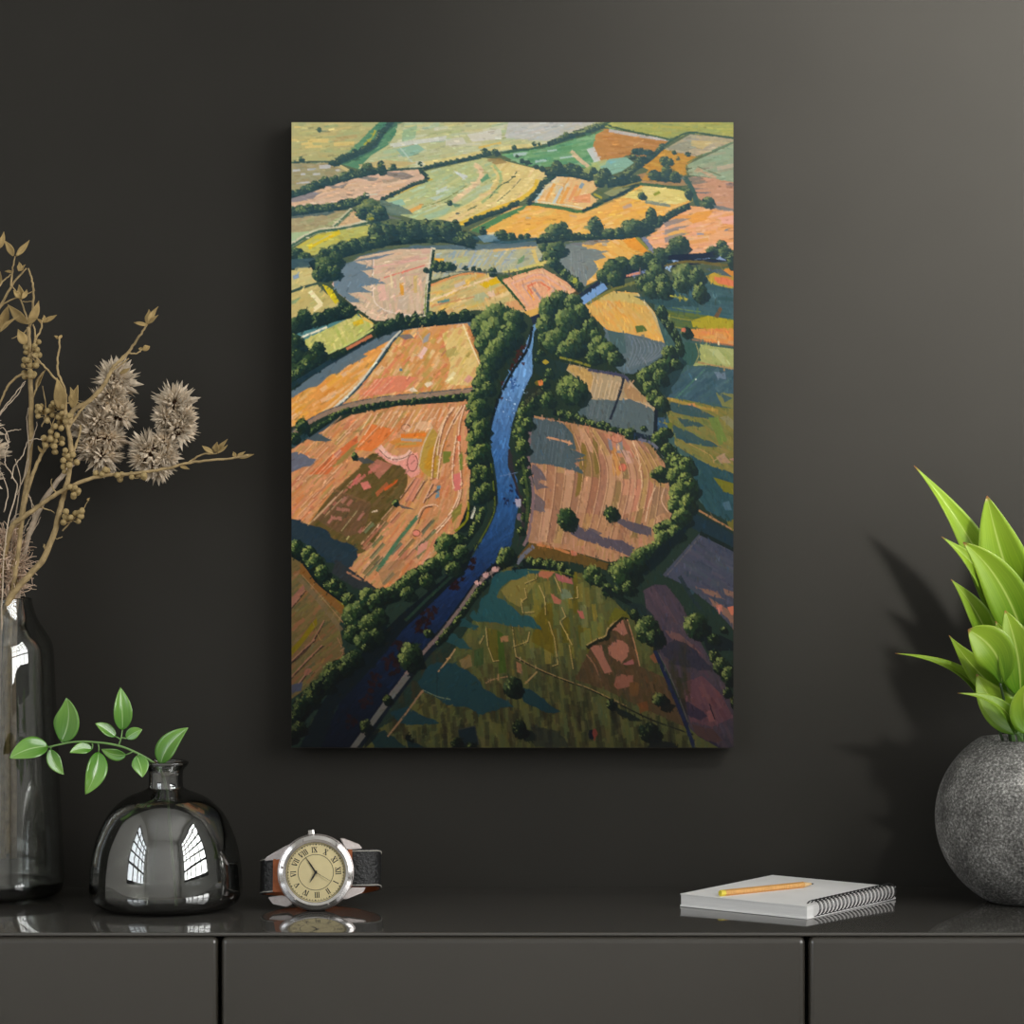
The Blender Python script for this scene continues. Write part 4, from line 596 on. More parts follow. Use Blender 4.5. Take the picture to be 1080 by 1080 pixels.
def leafmat(name, deep, mid, rib, tip, trans, rough=.35):
    m = mat(name, mid, rough, spec=.5); nt = m.node_tree; b = nt.nodes['Principled BSDF']; out = nt.nodes['Material Output']
    uv = nt.nodes.new('ShaderNodeUVMap'); uv.uv_map = 'leaf'; sp = nt.nodes.new('ShaderNodeSeparateXYZ'); nt.links.new(uv.outputs[0], sp.inputs[0])
    # across: 0 rib .. 1 edge
    a = nt.nodes.new('ShaderNodeMath'); a.operation = 'SUBTRACT'; a.inputs[1].default_value = .5; nt.links.new(sp.outputs[0], a.inputs[0])
    ab = nt.nodes.new('ShaderNodeMath'); ab.operation = 'ABSOLUTE'; nt.links.new(a.outputs[0], ab.inputs[0])
    mp = nt.nodes.new('ShaderNodeMapping'); mp.inputs['Scale'].default_value = (34, 1.2, 1); nt.links.new(uv.outputs[0], mp.inputs['Vector'])
    nz = nt.nodes.new('ShaderNodeTexNoise'); nz.inputs['Scale'].default_value = 1.; nz.inputs['Detail'].default_value = 3; nt.links.new(mp.outputs[0], nz.inputs['Vector'])
    rv = nt.nodes.new('ShaderNodeValToRGB'); e = rv.color_ramp.elements; e[0].position = .05; e[0].color = (*deep, 1); e[1].position = .62; e[1].color = (*mid, 1)
    ad = nt.nodes.new('ShaderNodeMath'); ad.operation = 'MULTIPLY_ADD'; ad.inputs[1].default_value = .45; nt.links.new(nz.outputs['Fac'], ad.inputs[0])
    sc = nt.nodes.new('ShaderNodeMath'); sc.operation = 'MULTIPLY_ADD'; sc.inputs[1].default_value = .62; sc.inputs[2].default_value = -.1; nt.links.new(sp.outputs[1], sc.inputs[0]); nt.links.new(sc.outputs[0], ad.inputs[2])
    nt.links.new(ad.outputs[0], rv.inputs['Fac'])
    rr = nt.nodes.new('ShaderNodeValToRGB'); e = rr.color_ramp.elements; e[0].position = .006; e[0].color = (1, 1, 1, 1); e[1].position = .035; e[1].color = (0, 0, 0, 1); nt.links.new(ab.outputs[0], rr.inputs['Fac'])
    m1 = nt.nodes.new('ShaderNodeMix'); m1.data_type = 'RGBA'; nt.links.new(rr.outputs['Color'], m1.inputs[0]); nt.links.new(rv.outputs['Color'], m1.inputs[6]); m1.inputs[7].default_value = (*rib, 1)
    rt = nt.nodes.new('ShaderNodeValToRGB'); e = rt.color_ramp.elements; e[0].position = .955; e[0].color = (0, 0, 0, 1); e[1].position = .995; e[1].color = (1, 1, 1, 1); nt.links.new(sp.outputs[1], rt.inputs['Fac'])
    m2 = nt.nodes.new('ShaderNodeMix'); m2.data_type = 'RGBA'; nt.links.new(rt.outputs['Color'], m2.inputs[0]); nt.links.new(m1.outputs[2], m2.inputs[6]); m2.inputs[7].default_value = (*tip, 1)
    nt.links.new(m2.outputs[2], b.inputs['Base Color'])
    tr = nt.nodes.new('ShaderNodeBsdfTranslucent'); nt.links.new(m2.outputs[2], tr.inputs['Color'])
    ms = nt.nodes.new('ShaderNodeMixShader'); ms.inputs[0].default_value = trans; nt.links.new(b.outputs[0], ms.inputs[1]); nt.links.new(tr.outputs[0], ms.inputs[2]); nt.links.new(ms.outputs[0], out.inputs['Surface'])
    return m
M['leaf_big'] = leafmat('bright_plant_leaf', lin((58, 118, 12)), lin((142, 172, 42)), lin((178, 198, 100)), lin((150, 92, 50)), .3, .38)
M['leaf_sprig'] = leafmat('sprig_leaf', lin((72, 136, 38)), lin((128, 180, 76)), lin((176, 210, 136)), lin((130, 170, 90)), .2, .2)
M['leaf_sprig'].node_tree.nodes['Principled BSDF'].inputs['Coat Weight'].default_value = 1.; M['leaf_sprig'].node_tree.nodes['Principled BSDF'].inputs['Coat Roughness'].default_value = .22
# ---- mesh helpers
def link(o, parent=None):
    COL.objects.link(o)
    if parent: o.parent = parent
    return o
def obj(name, bm, m, parent=None, smooth=True, angle=None):
    me = bpy.data.meshes.new(name); bmesh.ops.recalc_face_normals(bm, faces=bm.faces) if name not in ('leaf',) else None
    bm.to_mesh(me); bm.free()
    for x in (m if isinstance(m, (list, tuple)) else [m]): me.materials.append(x)
    if smooth: me.polygons.foreach_set('use_smooth', [True]*len(me.polygons))
    if angle: me.set_sharp_from_angle(angle=math.radians(angle))
    o = bpy.data.objects.new(name, me); link(o)
    if parent: o.parent = parent; o.matrix_parent_inverse = parent.matrix_world.inverted()
    return o
def tag(o, label, cat, group=None):
    o['label'] = label; o['category'] = cat
    if group: o['group'] = group
    return o
def thing(name, label, cat, loc, group=None):
    o = bpy.data.objects.new(name, None); o.empty_display_size = .03; o.location = loc; COL.objects.link(o); tag(o, label, cat, group)
    o.matrix_world = Matrix.Translation(loc); return o
def struct(o): o['kind'] = 'structure'; return o
def box(bm, a, b, mi=0):
    r = bmesh.ops.create_cube(bm, size=1); s = [b[i]-a[i] for i in range(3)]; c = [(a[i]+b[i])/2 for i in range(3)]
    for v in r['verts']: v.co = Vector((v.co.x*s[0]+c[0], v.co.y*s[1]+c[1], v.co.z*s[2]+c[2]))
    fs = {f for v in r['verts'] for f in v.link_faces}
    for f in fs: f.material_index = mi
    return r['verts'], fs
def bbox_bm(a, b, bev=0, seg=3):
    bm = bmesh.new(); box(bm, a, b)
    if bev: bmesh.ops.bevel(bm, geom=bm.edges[:], offset=bev, segments=seg, profile=.5, affect='EDGES')
    return bm
def smooth3(p, n=6):
    p = [Vector(q) for q in p]; out = []; m = len(p)
    for i in range(m-1):
        a, b, c, d = p[max(i-1, 0)], p[i], p[i+1], p[min(i+2, m-1)]
        for k in range(n):
            t = k/n; out.append(.5*((2*b)+(c-a)*t+(2*a-5*b+4*c-d)*t*t+(3*b-a-3*c+d)*t**3))
    out.append(p[-1]); return out
def tube(bm, pts, r0, r1=None, seg=8, n=6, wob=0., mi=0, closed=False):
    r1 = r0 if r1 is None else r1
    q = smooth3(pts, n) if n > 1 else [Vector(p) for p in pts]
    if wob:
        for v in q[1:-1]: v += Vector((R_.uniform(-wob, wob), R_.uniform(-wob, wob), R_.uniform(-wob, wob)))
    rings = []; m = len(q); up = Vector((.31, .77, .55)).normalized()
    for i, v in enumerate(q):
        t = (q[(i+1) % m]-q[i-1]) if closed else (q[min(i+1, m-1)]-q[max(i-1, 0)])
        t.normalize(); a = t.cross(up)
        if a.length < .05: a = t.cross(Vector((1, 0, 0)))
        a.normalize(); b = t.cross(a); up = b.cross(t) if False else up
        r = r0+(r1-r0)*i/max(1, m-1)
        rings.append([bm.verts.new(v+(a*math.cos(6.2832*k/seg)+b*math.sin(6.2832*k/seg))*r) for k in range(seg)])
    for i in range(m if closed else m-1):
        A, B = rings[i], rings[(i+1) % m]
        for k in range(seg):
            f = bm.faces.new((A[k], A[(k+1) % seg], B[(k+1) % seg], B[k])); f.material_index = mi
    if not closed:
        bm.faces.new(rings[0][::-1]).material_index = mi; bm.faces.new(rings[-1]).material_index = mi
def lathe(bm, prof, seg=96, mi=0, cx=0., cy=0.):
    rings = []
    for r, z in prof:
        if r < 1e-6: rings.append([bm.verts.new((cx, cy, z))])
        else: rings.append([bm.verts.new((cx+r*math.cos(6.283185*k/seg), cy+r*math.sin(6.283185*k/seg), z)) for k in range(seg)])
    for A, B in zip(rings, rings[1:]):
        for k in range(seg):
            l = (k+1) % seg
            if len(A) == 1 and len(B) == 1: continue
            if len(A) == 1: f = bm.faces.new((A[0], B[k], B[l]))
            elif len(B) == 1: f = bm.faces.new((A[k], B[0], A[l]))
            else: f = bm.faces.new((A[k], B[k], B[l], A[l]))
            f.material_index = mi
def leaf_bm(base, tip, width, bulge=None, nrm=(0, -1, .1), cup=.25, sag=0., prof='broad', rows=16, cols=8, twist=0., wave=0.):
    """a leaf blade from base to tip: curved midrib, outline by profile, folded along the rib and solid"""
    base, tip = Vector(base), Vector(tip); L = (tip-base).length
    mid = (base+tip)/2+(Vector(bulge) if bulge else Vector((0, 0, 0)))
    pts = [((1-t)**2*base+2*t*(1-t)*mid*1.0+t*t*tip) for t in [i/rows for i in range(rows+1)]]
    if bulge:
        c = 2*mid-(base+tip)/2; pts = [((1-t)**2*base+2*t*(1-t)*c+t*t*tip) for t in [i/rows for i in range(rows+1)]]
    bm = bmesh.new(); uvl = bm.loops.layers.uv.new('leaf'); N = Vector(nrm).normalized(); grid = []
    for i, p in enumerate(pts):
        t = i/rows; T = (pts[min(i+1, rows)]-pts[max(i-1, 0)]).normalized()
        S = T.cross(N); S.normalize(); n2 = S.cross(T).normalized()
        if twist:
            rot = Matrix.Rotation(twist*t, 3, T); S = rot @ S; n2 = rot @ n2
        if prof == 'broad': w = math.sin(math.pi*min(1, t**.82))**.85*(1-.15*t)
        elif prof == 'lance': w = math.sin(math.pi*min(1, (t*.96+.04)**.75))**1.15
        elif prof == 'spoon': w = math.sin(math.pi*min(1, t**1.25))**.7
        else: w = math.sin(math.pi*t)
        w = max(w, .015)*width/2
        row = []
        for j in range(cols+1):
            u = j/cols*2-1
            row.append(bm.verts.new(p+S*(u*w)+n2*(cup*w*(abs(u)**1.4)+wave*w*math.sin(t*9+u*2)*abs(u))))
        grid.append(row)
    for i in range(rows):
        for j in range(cols):
            f = bm.faces.new((grid[i][j], grid[i][j+1], grid[i+1][j+1], grid[i+1][j]))
            for lp, (a, b) in zip(f.loops, ((j, i), (j+1, i), (j+1, i+1), (j, i+1))): lp[uvl].uv = (a/cols, b/rows)
    return bm
def add_leaf(parent, m, *a, th=.0004, name='leaf', **k):
    o = obj(name, leaf_bm(*a, **k), m, parent)
    md = o.modifiers.new('thick', 'SOLIDIFY'); md.thickness = th; md.offset = 0
    return o
# ---------------------------------------------------------------- the room
XW, YF, ZC = 2.4, -4.8, 4.3
struct(obj('wall_back', bbox_bm((-XW-.1, 0, 0), (XW+.1, .12, ZC)), M['wall'], smooth=False))
struct(obj('floor', bbox_bm((-XW-.1, YF-.1, -.1), (XW+.1, .12, 0)), M['floor'], smooth=False))
struct(obj('ceiling', bbox_bm((-XW-.1, YF-.1, ZC), (XW+.1, .12, ZC+.1)), M['pale'], smooth=False))
def holed_wall(name, axis, pos, th, lo, hi, hole):        # wall with one window opening, in the plane axis = pos
    bm = bmesh.new(); (a0, a1), (z0, z1) = lo, hi; (h0, h1, k0, k1) = hole
    for (p, q, r, s) in ((a0, h0, z0, z1), (h1, a1, z0, z1), (h0, h1, z0, k0), (h0, h1, k1, z1)):
        if axis == 'x': box(bm, (min(pos, pos+th), p, r), (max(pos, pos+th), q, s))
        else: box(bm, (p, min(pos, pos+th), r), (q, max(pos, pos+th), s))
    return struct(obj(name, bm, M['pale'], smooth=False))
def window(name, axis, pos, hole, nx, nz):
    bm = bmesh.new(); h0, h1, k0, k1 = hole; w = .095; d = .03
    def bar(p, q, r, s):
        if axis == 'x': box(bm, (pos-d, p, r), (pos+d, q, s))
        else: box(bm, (p, pos-d, r), (q, pos+d, s))
    for i in range(nx+1):
        c = h0+(h1-h0)*i/nx; ww = w*(2 if i in (0, nx) else .8); bar(max(h0, c-ww/2), min(h1, c+ww/2), k0, k1)
    for i in range(nz+1):
        c = k0+(k1-k0)*i/nz; ww = w*(2 if i in (0, nz) else .8); bar(h0, h1, max(k0, c-ww/2), min(k1, c+ww/2))
    return struct(obj(name, bm, M['frame_black'], smooth=False))
H1 = (-4.1, -.9, .95, 3.8); H2 = (-4.5, -1.7, .8, 3.5)
holed_wall('wall_right', 'x', XW, .1, (YF-.1, 0), (0, ZC), H1); window('window_1', 'x', XW+.05, H1, 5, 6)
holed_wall('wall_left', 'x', -XW, -.1, (YF-.1, 0), (0, ZC), H2); window('window_2', 'x', -XW-.05, H2, 4, 5)
struct(obj('wall_front', bbox_bm((-XW, YF-.1, 0), (XW, YF, ZC)), M['pale'], smooth=False))
# ---------------------------------------------------------------- cabinets and worktop
Y_TOP, Y_FR = -.2717, -.2757
obj_top = obj('worktop', bbox_bm((-.716, Y_TOP, TOP_Z-.0032), (.718, -.0015, TOP_Z), .0014, 4), M['top'], angle=40)
tag(obj_top, 'long glossy dark grey top of the sideboard, continuous under the vases, watch and notebook', 'worktop')
CABS = [(-.7135, -.2365, 'left cabinet of the dark grey sideboard, under the two glass vases'), (-.2345, .2365, 'middle cabinet of the dark grey sideboard, below the watch and the painting'), (.2385, .7155, 'right cabinet of the dark grey sideboard, under the potted plant')]
for x0, x1, lab in CABS:
    c = thing('sideboard_cabinet', lab, 'cabinet', ((x0+x1)/2, -.14, 0), 'cabinets of the sideboard')
    obj('body', bbox_bm((x0, Y_FR+.0215, .06), (x1, -.004, TOP_Z-.0036), .001, 1), M['carcass'], c, angle=40)
    obj('plinth', bbox_bm((x0+.002, Y_FR+.03, 0), (x1-.002, -.03, .06)), M['carcass'], c, smooth=False)
    for z0, z1 in ((.415, TOP_Z-.0033), (.07, .411)):
        obj('drawer_front', bbox_bm((x0+.0004, Y_FR, z0), (x1-.0004, Y_FR+.0210, z1), .0050, 5), M['front'], c, angle=50)
# ---------------------------------------------------------------- the painting
def canvas():
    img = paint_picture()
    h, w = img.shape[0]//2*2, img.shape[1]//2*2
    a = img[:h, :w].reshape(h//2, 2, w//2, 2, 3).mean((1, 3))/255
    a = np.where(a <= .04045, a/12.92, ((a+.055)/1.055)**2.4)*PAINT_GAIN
    H, W = a.shape[:2]; yf = -.026
    # paint colours as seen in the photo are divided by how strongly this room lights each spot, which leaves pigment plus the painted fall-off
    u, t = np.meshgrid((np.arange(W)+.5)/W, (np.arange(H)+.5)/H)
    E = np.exp(-0.005+0.5466*u-0.1408*t+0.9879*u*u-0.4065*u*t-0.1623*t*t-0.4680*u**3+0.0836*u*u*t-0.5553*u*t*t+0.1314*t**3)
    a = np.clip(a/(E[..., None]*np.array((1.012, 1.008, .980))), 0, .86)
    A, B = P(PX0, PY0, yf), P(PX1, PY1, yf)
    xs = np.linspace(A.x, B.x, W); zs = np.linspace(A.z, B.z, H)
    lum = a.mean(2); rel = (lum-(np.roll(lum, 1, 0)+np.roll(lum, -1, 0)+np.roll(lum, 1, 1)+np.roll(lum, -1, 1))/4)
    co = np.empty((H, W, 3), np.float32); co[..., 0] = xs[None]; co[..., 1] = yf-np.clip(rel, -.12, .12)*.0012; co[..., 2] = zs[:, None]
    me = bpy.data.meshes.new('canvas'); n = H*W; me.vertices.add(n); me.vertices.foreach_set('co', co.ravel())
    idx = np.arange(n, dtype=np.int32).reshape(H, W)
    q = np.stack([idx[:-1, :-1], idx[1:, :-1], idx[1:, 1:], idx[:-1, 1:]], -1).reshape(-1, 4)
    me.loops.add(q.size); me.loops.foreach_set('vertex_index', q.ravel())
    me.polygons.add(len(q)); me.polygons.foreach_set('loop_start', np.arange(len(q), dtype=np.int32)*4)
    me.update(calc_edges=True)
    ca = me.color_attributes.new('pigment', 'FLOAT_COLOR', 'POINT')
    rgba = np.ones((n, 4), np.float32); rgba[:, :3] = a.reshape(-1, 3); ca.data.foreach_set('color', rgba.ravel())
    me.polygons.foreach_set('use_smooth', np.ones(len(q), bool))
    m = mat('painted_canvas', (.5, .5, .5), .55, spec=.12); nt = m.node_tree; at = nt.nodes.new('ShaderNodeAttribute'); at.attribute_name = 'pigment'
    nt.links.new(at.outputs['Color'], nt.nodes['Principled BSDF'].inputs['Base Color'])
    me.materials.append(m)
    t = thing('landscape_painting', 'tall painting of fields, hedges and a winding blue river, hung on the dark wall', 'painting', ((A.x+B.x)/2, 0, B.z))
    o = bpy.data.objects.new('canvas', me); link(o, t); o.matrix_parent_inverse = t.matrix_world.inverted()
    bm = bmesh.new(); box(bm, (A.x-.0004, yf+.0003, B.z-.0004), (B.x+.0004, -.0015, A.z+.0004))
    obj('stretcher', bm, M['edge'], t, smooth=False)
PAINT_GAIN = 1.0
canvas()
# ---------------------------------------------------------------- glass vases
def shell(prof_px, cx, base_px, y, name, m, wall=.0035, floor=.010, label='', cat='vase', lip=None):
    d = D_WALL+y; s = d/F_PX; X = (cx-540)*s
    pr = [(r*s, CAM_Z-(py-540)*s) for r, py in prof_px]                   # outer, top to bottom
    z0 = pr[-1][1]; pr = [(r, z-z0+TOP_Z+.0003) for r, z in pr]
    sm = [(v.x, v.y) for v in smooth3([(r, z, 0) for r, z in pr], 5)]
    outer = sm[::-1]
    outer = [(0, outer[0][1])]+outer
    inner = []
    for i in range(len(sm)):                                              # offset by the wall thickness
        a, b = sm[max(i-1, 0)], sm[min(i+1, len(sm)-1)]; t = Vector((b[0]-a[0], b[1]-a[1])).normalized(); n = Vector((t.y, -t.x))
        q = Vector(sm[i])+(n if n.x < 0 else -n)*wall
        if q.y > TOP_Z+floor: inner.append((max(.002, q.x), q.y))
    bm = bmesh.new()
    rim = [((sm[0][0]+inner[0][0])/2, sm[0][1]+.0008)]
    lathe(bm, outer+rim+inner+[(inner[-1][0]*.6, TOP_Z+floor*.9), (0, TOP_Z+floor*.85)], 128)
    o = obj(name, bm, m); o.location = (X, y, 0)
    tag(o, label, cat); return o, X, inner
TV, TVX, _ = shell([(33, 637), (33.5, 641), (36, 650), (40, 660), (47, 671), (53, 681), (56, 692), (57.5, 720), (60.5, 790), (64.5, 870), (67, 925), (66.5, 938), (62, 947), (52, 950.5), (40, 951)], 0, 951, -.066, 'tall_bottle_vase', M['glass_light'], .0032, .012, 'tall smoked glass bottle vase holding dried branches, at the left edge', 'vase')
GV, GVX, _ = shell([(24, 807.5), (23.5, 810), (20, 814), (18, 818), (18, 831), (21, 836), (42, 845), (58, 859), (68, 876), (75, 895), (79, 917), (80.5, 938), (79, 949), (72, 957), (60, 960.5), (45, 961)], 175, 961, -.134, 'round_bottle_vase', M['glass'], .0030, .009, 'squat dome-shaped smoked glass vase with a narrow neck holding the green sprig', 'vase')
# ---------------------------------------------------------------- green sprig
YS = -.134
sp = thing('green_leafy_sprig', 'fresh green sprig arching left out of the squat dome-shaped vase', 'plant', (GVX, YS, TOP_Z+.0095))
bm = bmesh.new()
stem = [(186, 948, YS+.012), (180, 880, YS+.006), (176, 835, YS), (171, 815, YS-.002), (161, 804, YS-.006), (144, 794, YS-.012), (125, 786.5, YS-.016), (103, 783, YS-.018), (78, 782.5, YS-.020), (51, 788, YS-.022)]
tube(bm, [P(*q) for q in stem], .0013, .0008, 8)
for a, b in (((97, 783.5), (97, 790)), ((103, 783), (104, 793)), ((125, 786.5), (129, 770)), ((127, 780), (122, 777)), ((127.5, 778), (133, 779)), ((141, 792), (133, 796)), ((146, 795), (144, 798)), ((66, 783), (64.5, 782)), ((53, 787.5), (53, 790))):
    tube(bm, [P(*a, YS-.016), P((a[0]+b[0])/2+.8, (a[1]+b[1])/2, YS-.017), P(*b, YS-.016)], .0007, .0005, 6, 3)
tube(bm, [P(178, 850, YS+.003), P(172, 820, YS-.006), P(169.5, 806, YS-.008)], .0009, .0007, 6, 4)
obj('stem', bm, M['stem_green'], sp)
for (bx, by, tx, ty, w, n, cup, bul, dy) in (
    (64.5, 782.5, 70, 736, 31, (-.35, -1, .1), .22, (.004, 0, 0), -.004), (51, 787.5, 10, 800, 25, (.35, -.8, .55), .25, (0, -.003, .003), -.012), (53, 790, 67.5, 817, 15, (.4, -1, .0), .3, (-.002, 0, -.001), 0),
    (97, 790, 73.5, 794, 13, (.4, -.85, .4), .25, (0, 0, .002), -.01), (104, 793, 90, 838, 23, (.5, -.85, .3), .35, (.003, -.004, 0), -.012), (122, 777, 100.5, 763, 13, (.45, -.85, .35), .25, (0, 0, .001), -.006),
    (129, 770, 127, 725, 20, (.3, -.9, .2), .5, (.001, -.003, 0), 0), (133, 779, 150, 769.5, 13, (.1, -1, .3), .25, (0, 0, .001), 0), (133, 796, 107, 790, 13, (.1, -1, -.2), .25, (0, 0, -.002), .004),
    (144, 797, 150, 820, 18, (.3, -1, .2), .2, (.001, 0, 0), -.006), (169.5, 806, 198.5, 767.5, 24, (-.4, -1, .2), .3, (-.004, 0, .001), -.004)):
    y0 = YS-.016 if bx < 150 else YS-.008
    add_leaf(sp, M['leaf_sprig'], P(bx, by, y0), P(tx, ty, y0+dy), w*1.06*(D_WALL+y0)/F_PX, bul, n, cup, prof='broad')
# ---------------------------------------------------------------- potted plant
PYC = -.095; PC = P(1085, 860, PYC); PR = 98*(D_WALL+PYC)/F_PX
pot = thing('potted_plant', 'bright green broad-leaved plant in a round speckled grey stone pot at the right edge', 'plant', (PC.x, PYC, TOP_Z))
zc = TOP_Z+PR*.905
prof = [(0, TOP_Z+.0003), (PR*.40, TOP_Z+.0003)]
for k in range(0, 37):
    t = math.radians(-64+k*(64+57)/36); prof.append((PR*math.cos(t), zc+PR*math.sin(t)))
ri = prof[-1][0]; zr = prof[-1][1]
prof += [(ri-.002, zr+.0012), (ri-.006, zr+.0008), (ri-.0078, zr-.002), (ri-.006, zr-.012), (ri+.006, zr-.03), (ri+.01, zr-.06), (0, zr-.07)]
bm = bmesh.new(); lathe(bm, prof, 128); pt = obj('pot', bm, M['stone'], pot); pt.location = (0, 0, 0)
for v in pt.data.vertices: v.co.x += PC.x; v.co.y += PYC
bm = bmesh.new(); lathe(bm, [(ri-.0062, zr-.012), (ri*.7, zr-.009), (ri*.35, zr-.006), (0, zr-.005)], 48)
for v in bm.verts: v.co += Vector((PC.x, PYC, R_.uniform(-.0008, .0008)))
so = obj('soil', bm, M['soil'], pot)
LEAVES = [  # base px, tip px, width px, depth offset base/tip, bulge (px x, px y, y), normal, cup, profile, twist
 (1080, 710, 964, 491, 37, .045, .02, (13, -10, .0), (-.7, -1, .35), .35, 'lance', .9),
 (1094, 690, 1041, 523, 60, .01, .0, (-6, -6, .0), (-.25, -1, .15), .3, 'broad', 0),
 (1088, 706, 1016, 572, 48, -.015, -.03, (8, -14, -.0), (-.25, -1, .2), .3, 'broad', 0),
 (1074, 672, 993, 566, 30, .02, .01, (8, -6, 0), (-.5, -1, .5), .4, 'lance', .5),
 (1050, 692, 1003, 611, 26, .0, -.01, (4, -4, 0), (.2, -1, .2), .25, 'lance', 0),
 (1060, 692, 1034, 638, 22, -.0, -.0, (-3, 0, 0), (-.3, -1, .2), .4, 'broad', 0),
 (1076, 735, 1060, 644, 46, -.045, -.055, (4, 0, -.004), (-.1, -1, .35), .3, 'broad', 0),
 (1056, 722, 1021, 664, 43, -.05, -.06, (10, -4, -.004), (-.3, -1, .3), .3, 'spoon', 0),
 (1062, 735, 1001, 670, 29, -.01, -.02, (0, 6, 0), (-.4, -1, .5), .3, 'lance', .3),
 (1046, 756, 944, 689, 18, .0, -.02, (18, -12, 0), (-.3, -.9, .9), .4, 'lance', .3),
 (1080, 772, 1030, 711, 40, -.04, -.04, (-4, 3, 0), (-.2, -1, .35), .3, 'broad', 0),
 (1071, 773, 1010, 731, 15, -.055, -.065, (12, -8, 0), (-.2, -.9, .8), .5, 'lance', .2),
 (1092, 775, 1082, 722, 36, -.06, -.07, (-6, 0, 0), (-.2, -1, .3), .3, 'broad', 0),
 (1092, 730, 1050, 655, 30, -.03, -.03, (0, 4, 0), (-.3, -1, .3), .3, 'broad', 0),
 (1112, 690, 1098, 470, 44, .0, .01, (-8, 0, 0), (.3, -1, .1), .3, 'broad', 0),
 (1078, 738, 1040, 690, 26, .0, -.01, (0, 0, 0), (.1, -1, .4), .3, 'broad', 0),
 # the side of the plant beyond the frame
 (1100, 700, 1150, 500, 46, .0, -.02, (4, 0, 0), (.3, -1, .2), .3, 'broad', 0), (1096, 720, 1175, 575, 44, -.03, -.05, (0, -8, 0), (.3, -1, .3), .3, 'broad', 0),
 (1100, 740, 1205, 640, 34, .0, -.02, (0, -16, 0), (.4, -1, .5), .4, 'lance', -.4), (1096, 700, 1120, 610, 46, -.05, -.07, (0, 0, 0), (.1, -1, .3), .3, 'broad', 0),
 (1095, 750, 1160, 680, 40, -.05, -.08, (0, -8, 0), (.2, -1, .4), .3, 'broad', 0), (1100, 765, 1210, 700, 22, -.02, -.04, (0, -14, 0), (.3, -1, .8), .4, 'lance', 0),
 (1090, 690, 1110, 540, 44, .04, .06, (4, 0, 0), (.1, -1, 0), .3, 'broad', 0), (1100, 760, 1150, 735, 36, -.06, -.1, (0, -8, 0), (.2, -1, .6), .3, 'broad', 0)]
crown = Vector((PC.x, PYC, zr-.006))
for (bx, by, tx, ty, w, d0, d1, bl, n, cup, pf, tw) in LEAVES:
    y0, y1 = PYC+d0*.85, min(-.012, PYC+d1*.85); s = (D_WALL+PYC)/F_PX
    b = P(bx, by, y0)
    lf = add_leaf(pot, M['leaf_big'], b, P(tx, ty, y1), w*s, (bl[0]*s, bl[2], -bl[1]*s), n, cup, prof=pf, twist=tw, rows=18, th=.0005)
    q = crown+Vector(((b.x-crown.x)*.45+R_.uniform(-.006, .006), (b.y-crown.y)*.5, 0))
    bm = bmesh.new(); tube(bm, [q-Vector((0, 0, .004)), (q+b)/2+Vector((0, 0, .002)), b+(P(tx, ty, y1)-b)*.03], .0016, .0011, 8, 5)
    obj('stem', bm, M['stem_dark'] if (bx, by) in ((1056, 722), (1046, 756)) else M['stem_green'], pot)
# ---------------------------------------------------------------- spiral notebook and pencil
NB_N = Vector((.2452, -.202, TOP_Z)); e1 = Vector((-.8, .6, 0)); e2 = Vector((.6, .8, 0)); NW, NL, NT = .125, .150, .0112
nb = thing('spiral_notebook', 'white spiral-bound notebook lying on the worktop under the pencil', 'notebook', NB_N+e1*NW/2+e2*NL/2)
def prism(bm, a0, a1, b0, b1, z0, z1, bev=0):
    vs, fs = box(bm, (0, 0, 0), (1, 1, 1))
    for v in vs:
        x, y, z = v.co; v.co = NB_N+e1*(a0+(a1-a0)*x)+e2*(b0+(b1-b0)*y)+Vector((0, 0, z0+(z1-z0)*z))
bm = bmesh.new(); prism(bm, .0, NW, 0, NL, .0016, NT-.0006); obj('page_block', bm, M['pages'], nb, smooth=False)
bm = bmesh.new(); prism(bm, -.0006, NW+.0006, -.0006, NL+.0006, NT-.0006, NT); obj('front_cover', bm, M['paper'], nb, smooth=False)
bm = bmesh.new(); prism(bm, -.0006, NW+.0006, -.0006, NL+.0006, .0003, .0016); obj('back_cover', bm, M['paper'], nb, smooth=False)
bm = bmesh.new(); nco = 21; rr = .0074
for k in range(nco):
    t0 = .012+(NL-.022)*k/(nco-1)
    for off in (0, .0018):
        pts = []
        for j in range(14):
            a = 2*math.pi*j/14
            pts.append(NB_N+e1*(.0015-rr*.95*math.cos(a)*1.0-rr*.0)+e2*(t0+off+.0012*math.sin(a))+Vector((0, 0, NT/2+.0022+rr*.94*math.sin(a))))
        tube(bm, pts, .00036, seg=6, n=1, closed=True)
obj('spiral_binding', bm, M['wire'], nb)
PA, PB = Vector((.1775, -.1435, TOP_Z+NT+.0026)), Vector((.2640, -.0830, TOP_Z+NT+.0026)); pd = (PB-PA).normalized()
pc_ = thing('pencil', 'wooden pencil with a yellow end lying across the white notebook', 'pencil', (PA+PB)/2)
def seg_of(name, t0, t1, r0, r1, m, n=6):
    bm = bmesh.new(); tube(bm, [PA+pd*t0, PA+pd*t1], r0, r1, n, 1); return obj(name, bm, m, pc_, smooth=(n > 6))
LP = (PB-PA).length
seg_of('end_cap', 0, .005, .0027, .0027, M['yellow']); seg_of('barrel', .005, LP-.012, .0027, .0027, M['pencil']); seg_of('sharpened_tip', LP-.012, LP-.0028, .0026, .0009, M['bare_wood'], 16); seg_of('lead', LP-.0028, LP, .0009, .0002, M['lead'], 12)
